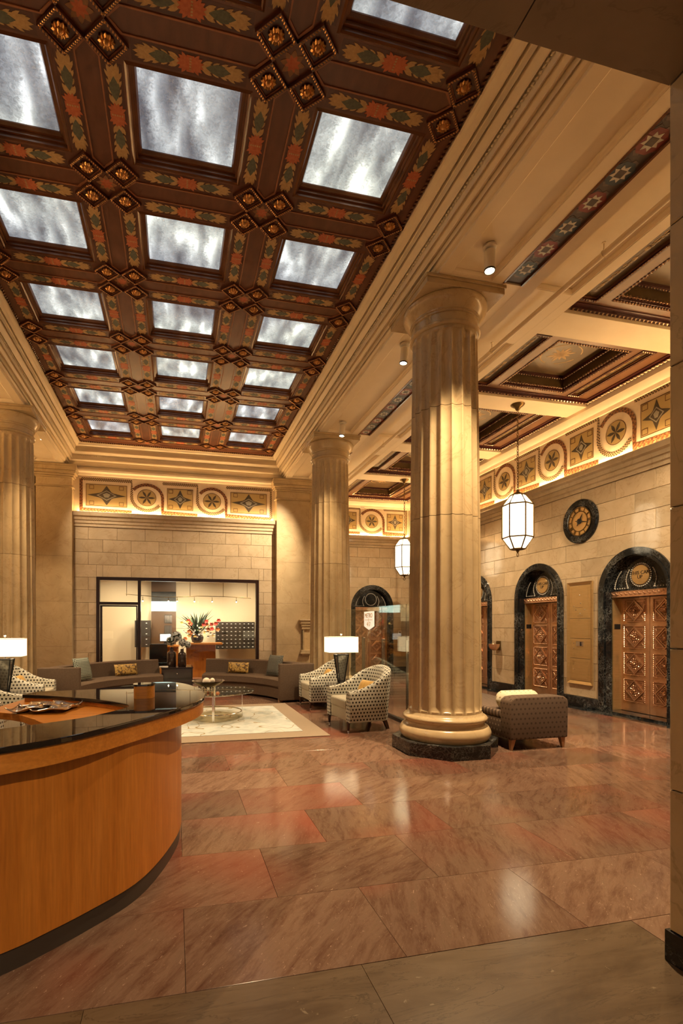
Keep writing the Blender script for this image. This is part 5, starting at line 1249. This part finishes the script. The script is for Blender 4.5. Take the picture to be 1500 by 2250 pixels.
# ---------------------------------------------------------------- bench by the lifts
t = thing('upholstered_bench', 'brown dotted bench with raised ends behind the near column', 'bench', (4.29, 5.22, 0))
def bench_end(y0):
    pf = [(-.40, .13), (.40, .13), (.41, .56), (.40, .60), (.35, .635), (.25, .645), (-.25, .645), (-.35, .635), (-.40, .60), (-.41, .56)]
    m = M(); m.prism(pf, lambda u, v, d: (u, y0 + d, v), 0, .20)
    o = m.build('raised_end', ['bench_fabric'], t, bevel=.018, seg=3, uv=True, smooth=True)
bench_end(0); bench_end(1.9)
M().box(-.38, .38, .18, 1.93, .13, .36).build('seat_rail', 'bench_side', t, bevel=.012, uv=True, smooth=True); M().box(-.385, .385, .19, 1.91, .36, .455).build('seat_pad', 'bench_seat', t, bevel=.03, seg=3, uv=True, smooth=True)
for x in (-.345, .345):
    for y in (.05, 2.05):
        q = [(-.014, -.014), (.014, -.014), (.014, .014), (-.014, .014)]; m = M(); sx = 1 if x > 0 else -1
        m.add([(a + .02 * sx, b, 0) for a, b in q] + [(a * 2.2, b * 2.2, .14) for a, b in q], [(3, 2, 1, 0), (4, 5, 6, 7)] + [(i, (i + 1) % 4, 4 + (i + 1) % 4, 4 + i) for i in range(4)]); m.build('leg', 'tan_leg', t, (x, y, 0))
m = M().lathe([(.001, -.30)] + [(.115 * math.sin(min(1, k / 3, (20 - k) / 3) * PI / 2), -.30 + .60 * k / 20) for k in range(1, 20)] + [(.0575, .299), (.001, .30)], 20)
m.v = [(z, x, y) for x, y, z in m.v]; o = m.build('bolster_pillow', 'bolster_fabric', None, (4.20, 5.40, .672 - .02), smooth=True, uv=True, ang=70); o.location = (4.22, 5.54, .57); tag(o, 'cream dotted bolster resting behind the near end of the bench', 'bolster')

# ---------------------------------------------------------------- storefront in the back wall
w1 = thing('window_1', 'dark framed glass storefront in the far wall', 'storefront', (0, YB, 0), kind='structure'); MX = -.905
for x0, x1, z0, z1 in ((SX0, SX0 + .075, 0, SZ), (SX1 - .075, SX1, 0, SZ), (SX0 + .075, SX1 - .075, SZ - .08, SZ), (MX - .035, MX + .035, 0, SZ - .08), (SX0 + .075, MX - .035, 2.03, 2.10), (MX + .035, SX1 - .075, 0, .10)):
    M().box(x0, x1, -.02, .12, z0, z1).build('frame_bar', 'dark_frame', w1, bevel=.003)
for x0, x1, z0, z1 in ((SX0 + .075, MX - .035, 2.10, SZ - .08), (MX + .04, .565, .10, SZ - .085), (.572, SX1 - .08, .10, SZ - .085)): M().box(x0, x1, .045, .055, z0, z1).build('pane', 'store_glass', w1)
d5 = thing('door_5', 'dark framed glass door at the left of the storefront', 'door', (SX0 + .085, YB, 0), kind='structure'); dw = MX - .035 - SX0 - .095
for x0, x1, z0, z1 in ((0, .05, .01, 2.02), (dw - .03, dw, .01, 2.02), (.05, dw - .03, 1.985, 2.02), (.05, dw - .03, .01, .12)): M().box(x0, x1, .02, .07, z0, z1).build('door_stile', 'dark_frame', d5)
M().box(.05, dw - .03, .04, .05, .12, 1.985).build('pane', 'store_glass', d5); M().tube([(.03, .02, 1.06), (.03, -.09, 1.06), (.03, -.09, .72), (.03, .02, .72)], .013, 6).build('pull_handle', 'black', d5)

# ---------------------------------------------------------------- the office behind the storefront
of = M().box(-2.6, 3.2, 16.1, 16.3, 0, 3.4).build('wall_office', 'panel_beige'); tag(of, 'plain beige wall inside the office behind the storefront', 'wall', kind='structure')
sv = M().box(-2.7, -2.6, YB + .25, 16.3, 0, 3.4).box(3.2, 3.3, YB + .25, 16.3, 0, 3.4).box(-2.7, 3.3, YB + .25, 16.3, 3.3, 3.4).build('ceiling', 'panel_beige'); tag(sv, 'beige ceiling and side walls of the office', 'ceiling', kind='structure')
for x_ in (-1.6, .3, 2.1): recessed(sv, x_, 14.5, 3.299, (x_, 15.6, 0), 95, 130, (1, .86, .64))  # unseen ceiling lamps added to brighten the office
def mailboxes(label, x0, x1, z0, z1, y, nc, nr):
    t = thing('mailbox_unit', label, 'mailboxes', (x0, y, z0), 0, 'dark mailbox banks'); M().box(0, x1 - x0, 0, .3, 0, z1 - z0).build('casing', 'mail_dark', t)
    cw, rh = (x1 - x0) / nc, (z1 - z0) / nr
    md = M().box(-cw / 2 + .004, cw / 2 - .004, -.012, 0, -rh / 2 + .004, rh / 2 - .004).mesh('mail_door', 'mail_dark'); ml = M().box(-.022, .022, -.015, -.012, -.008, .008).mesh('name_label', 'white_paper')
    for i in range(nc):
        for j in range(nr): d_ = link('mail_door', md, t, ((i + .5) * cw, 0, (j + .5) * rh)); link('name_label', ml, d_)
mailboxes('dark mailbox bank with white name labels at the right of the office', 1.21, 2.42, .78, 1.62, 15.6, 9, 7); mailboxes('narrow dark mailbox bank behind the storefront mullion', -1.19, -.74, .86, 1.66, 15.6, 2, 5)
t = thing('office_counter', 'cherry wood office counter below the flower arrangement', 'counter', (.72, 14.85, 0)); M().box(-.42, .42, 0, .45, 0, .94).build('body', 'cherry', t); M().box(-.50, .62, -.06, .5, .94, 1.0).build('top', 'cherry_h', t, bevel=.006)
t = thing('flower_arrangement', 'big red orange and white flower arrangement behind the glass', 'flowers', (.62, 15.05, 1.0)); t.scale = (1.55, 1.2, 1.45)
M().lathe([(.06, 0), (.10, .02), (.12, .10), (.09, .18), (.08, .18), (.001, .05)], 20).build('pot', 'espresso', t, smooth=True)
rg = random.Random(5)
for nm_, mt, cnt, spread, hgt in (('green_leaves', 'leaf', 46, .52, .55), ('dark_leaves', 'leaf_dark', 26, .55, .60)):
    m = M()
    for i in range(cnt):
        a = rg.uniform(0, 2 * PI); s = rg.uniform(.2, 1) * spread; h = rg.uniform(.25, 1) * hgt + .1; p = Vector((s * math.cos(a), s * .5 * math.sin(a), h)); e = Vector((-math.sin(a), math.cos(a), .2)).normalized() * .018
        mid = p * .6 + Vector((0, 0, .12)); m.add([Vector((0, 0, .15)), mid + e, p, mid - e], [(0, 1, 2, 3)])
    m.build(nm_, mt, t, fix=False)['kind'] = 'stuff'
for mt, cnt, zr, r_ in (('flower_red', 9, (.25, .58), .05), ('flower_orange', 9, (.08, .40), .05), ('flower_white', 26, (.12, .35), .028), ('flower_yellow', 9, (.1, .45), .034)):
    for i in range(cnt):
        a = rg.uniform(0, 2 * PI); s = rg.uniform(.05, .42); c_ = Vector((s * math.cos(a), s * .45 * math.sin(a) - .1, rg.uniform(*zr))); m = M()
        for k in range(6): an = k * PI / 3; d_ = Vector((math.cos(an), -.5, math.sin(an))).normalized(); e = Vector((-math.sin(an), 0, math.cos(an))); m.add([c_, c_ + d_ * r_ * .6 + e * r_ * .35, c_ + d_ * r_, c_ + d_ * r_ * .6 - e * r_ * .35], [(0, 1, 2, 3)])
        m.build('blossom', mt, t, fix=False)
t = thing('office_chair', 'dark high backed office chair behind the cabinet', 'chair', (-.45, 14.0, 0)); M().box(-.24, .24, -.22, .22, .42, .52).build('seat', 'black', t, bevel=.03, smooth=True); M().box(-.23, .23, -.26, -.18, .52, 1.02).build('backrest', 'black', t, bevel=.03, smooth=True); M().lathe([(.25, 0), (.25, .03), (.04, .06), (.03, .42)], 20).build('pedestal', 'steel', t, smooth=True)
t = thing('panelled_screen', 'dark wooden screen wall with high bright window strip in the office', 'screen', (-.36, 15.93, 0)); M().box(-.37, .37, 0, .1, 0, 1.95).build('wood_panel', 'wood_wall', t); M().box(-.37, .37, .05, .1, 1.95, 2.25).build('window_strip', 'day_window', t); M().box(-.37, .37, .03, .1, 2.25, 2.55).build('upper_panel', 'mirror_tint', t); M().box(-.37, .37, 0, .1, 2.55, 3.3).build('head_panel', 'wood_wall', t)
for z in (1.25, 1.58): g_ = M(); g_.box(.02, .24, -.02, 0, z, z + .26); f_ = g_.build('vent_panel', 'mail_dark', t); s_ = M(); [s_.box(.04 + i * .024, .048 + i * .024, -.026, -.02, z + .02, z + .24) for i in range(9)]; s_.build('vent_slats', 'steel', f_)
t = thing('computer_monitor', 'small lit computer monitor on the office desk', 'monitor', (-.30, 15.3, .93)); M().box(-.17, .17, 0, .03, .10, .34).build('casing', 'black', t, bevel=.006); M().box(-.15, .15, -.004, 0, .12, .32).build('screen', 'screen', t); M().box(-.04, .04, 0, .05, 0, .10).box(-.10, .10, -.05, .1, 0, .012).build('stand', 'black', t)
t = thing('office_desk', 'cherry desk carrying the computer monitor in the office', 'desk', (-.25, 15.3, 0)); M().box(-.42, .35, -.3, .3, .89, .93).build('top', 'cherry_h', t); M().box(-.40, -.36, -.28, .28, 0, .89).build('side', 'cherry', t); M().box(.30, .33, -.28, .28, 0, .89).build('side', 'cherry', t); M().box(-.36, .30, -.26, -.24, .1, .89).build('modesty_panel', 'cherry', t)
t = thing('track_light', 'thin suspended track light with small spots inside the office', 'track light', (.4, 14.6, 2.33)); M().tube([(-1.75, .0, .05), (-.7, .0, -.03), (.2, 0, .02), (.95, 0, .02), (1.75, 0, -.02)], .010, 6).build('track', 'bronze', t)
for x in (-1.73, 0, .94, 1.64): M().tube([(x, 0, 0), (x, 0, .95)], .008, 6).build('drop_rod', 'bronze', t)
for x, lit in ((-.60, 1), (-.36, 1), (.12, 0), (.62, 0), (1.32, 1), (-1.3, 1)):
    h_ = M().tube([(x, 0, -.01), (x, 0, -.09)], .007, 6).lathe([(.012, -.09), (.024, -.13), (.02, -.135)], 10, (x, 0, 0)).build('spot_head', 'bronze', t); M().ball((x, -.01, -.135), .018, 8, 5).build('spot_bulb', 'bulb', h_); spot(h_, (x, .02, -.17), (x * 1.1, 1.3, -1.6), 16, 130, .9, (1, .86, .64))
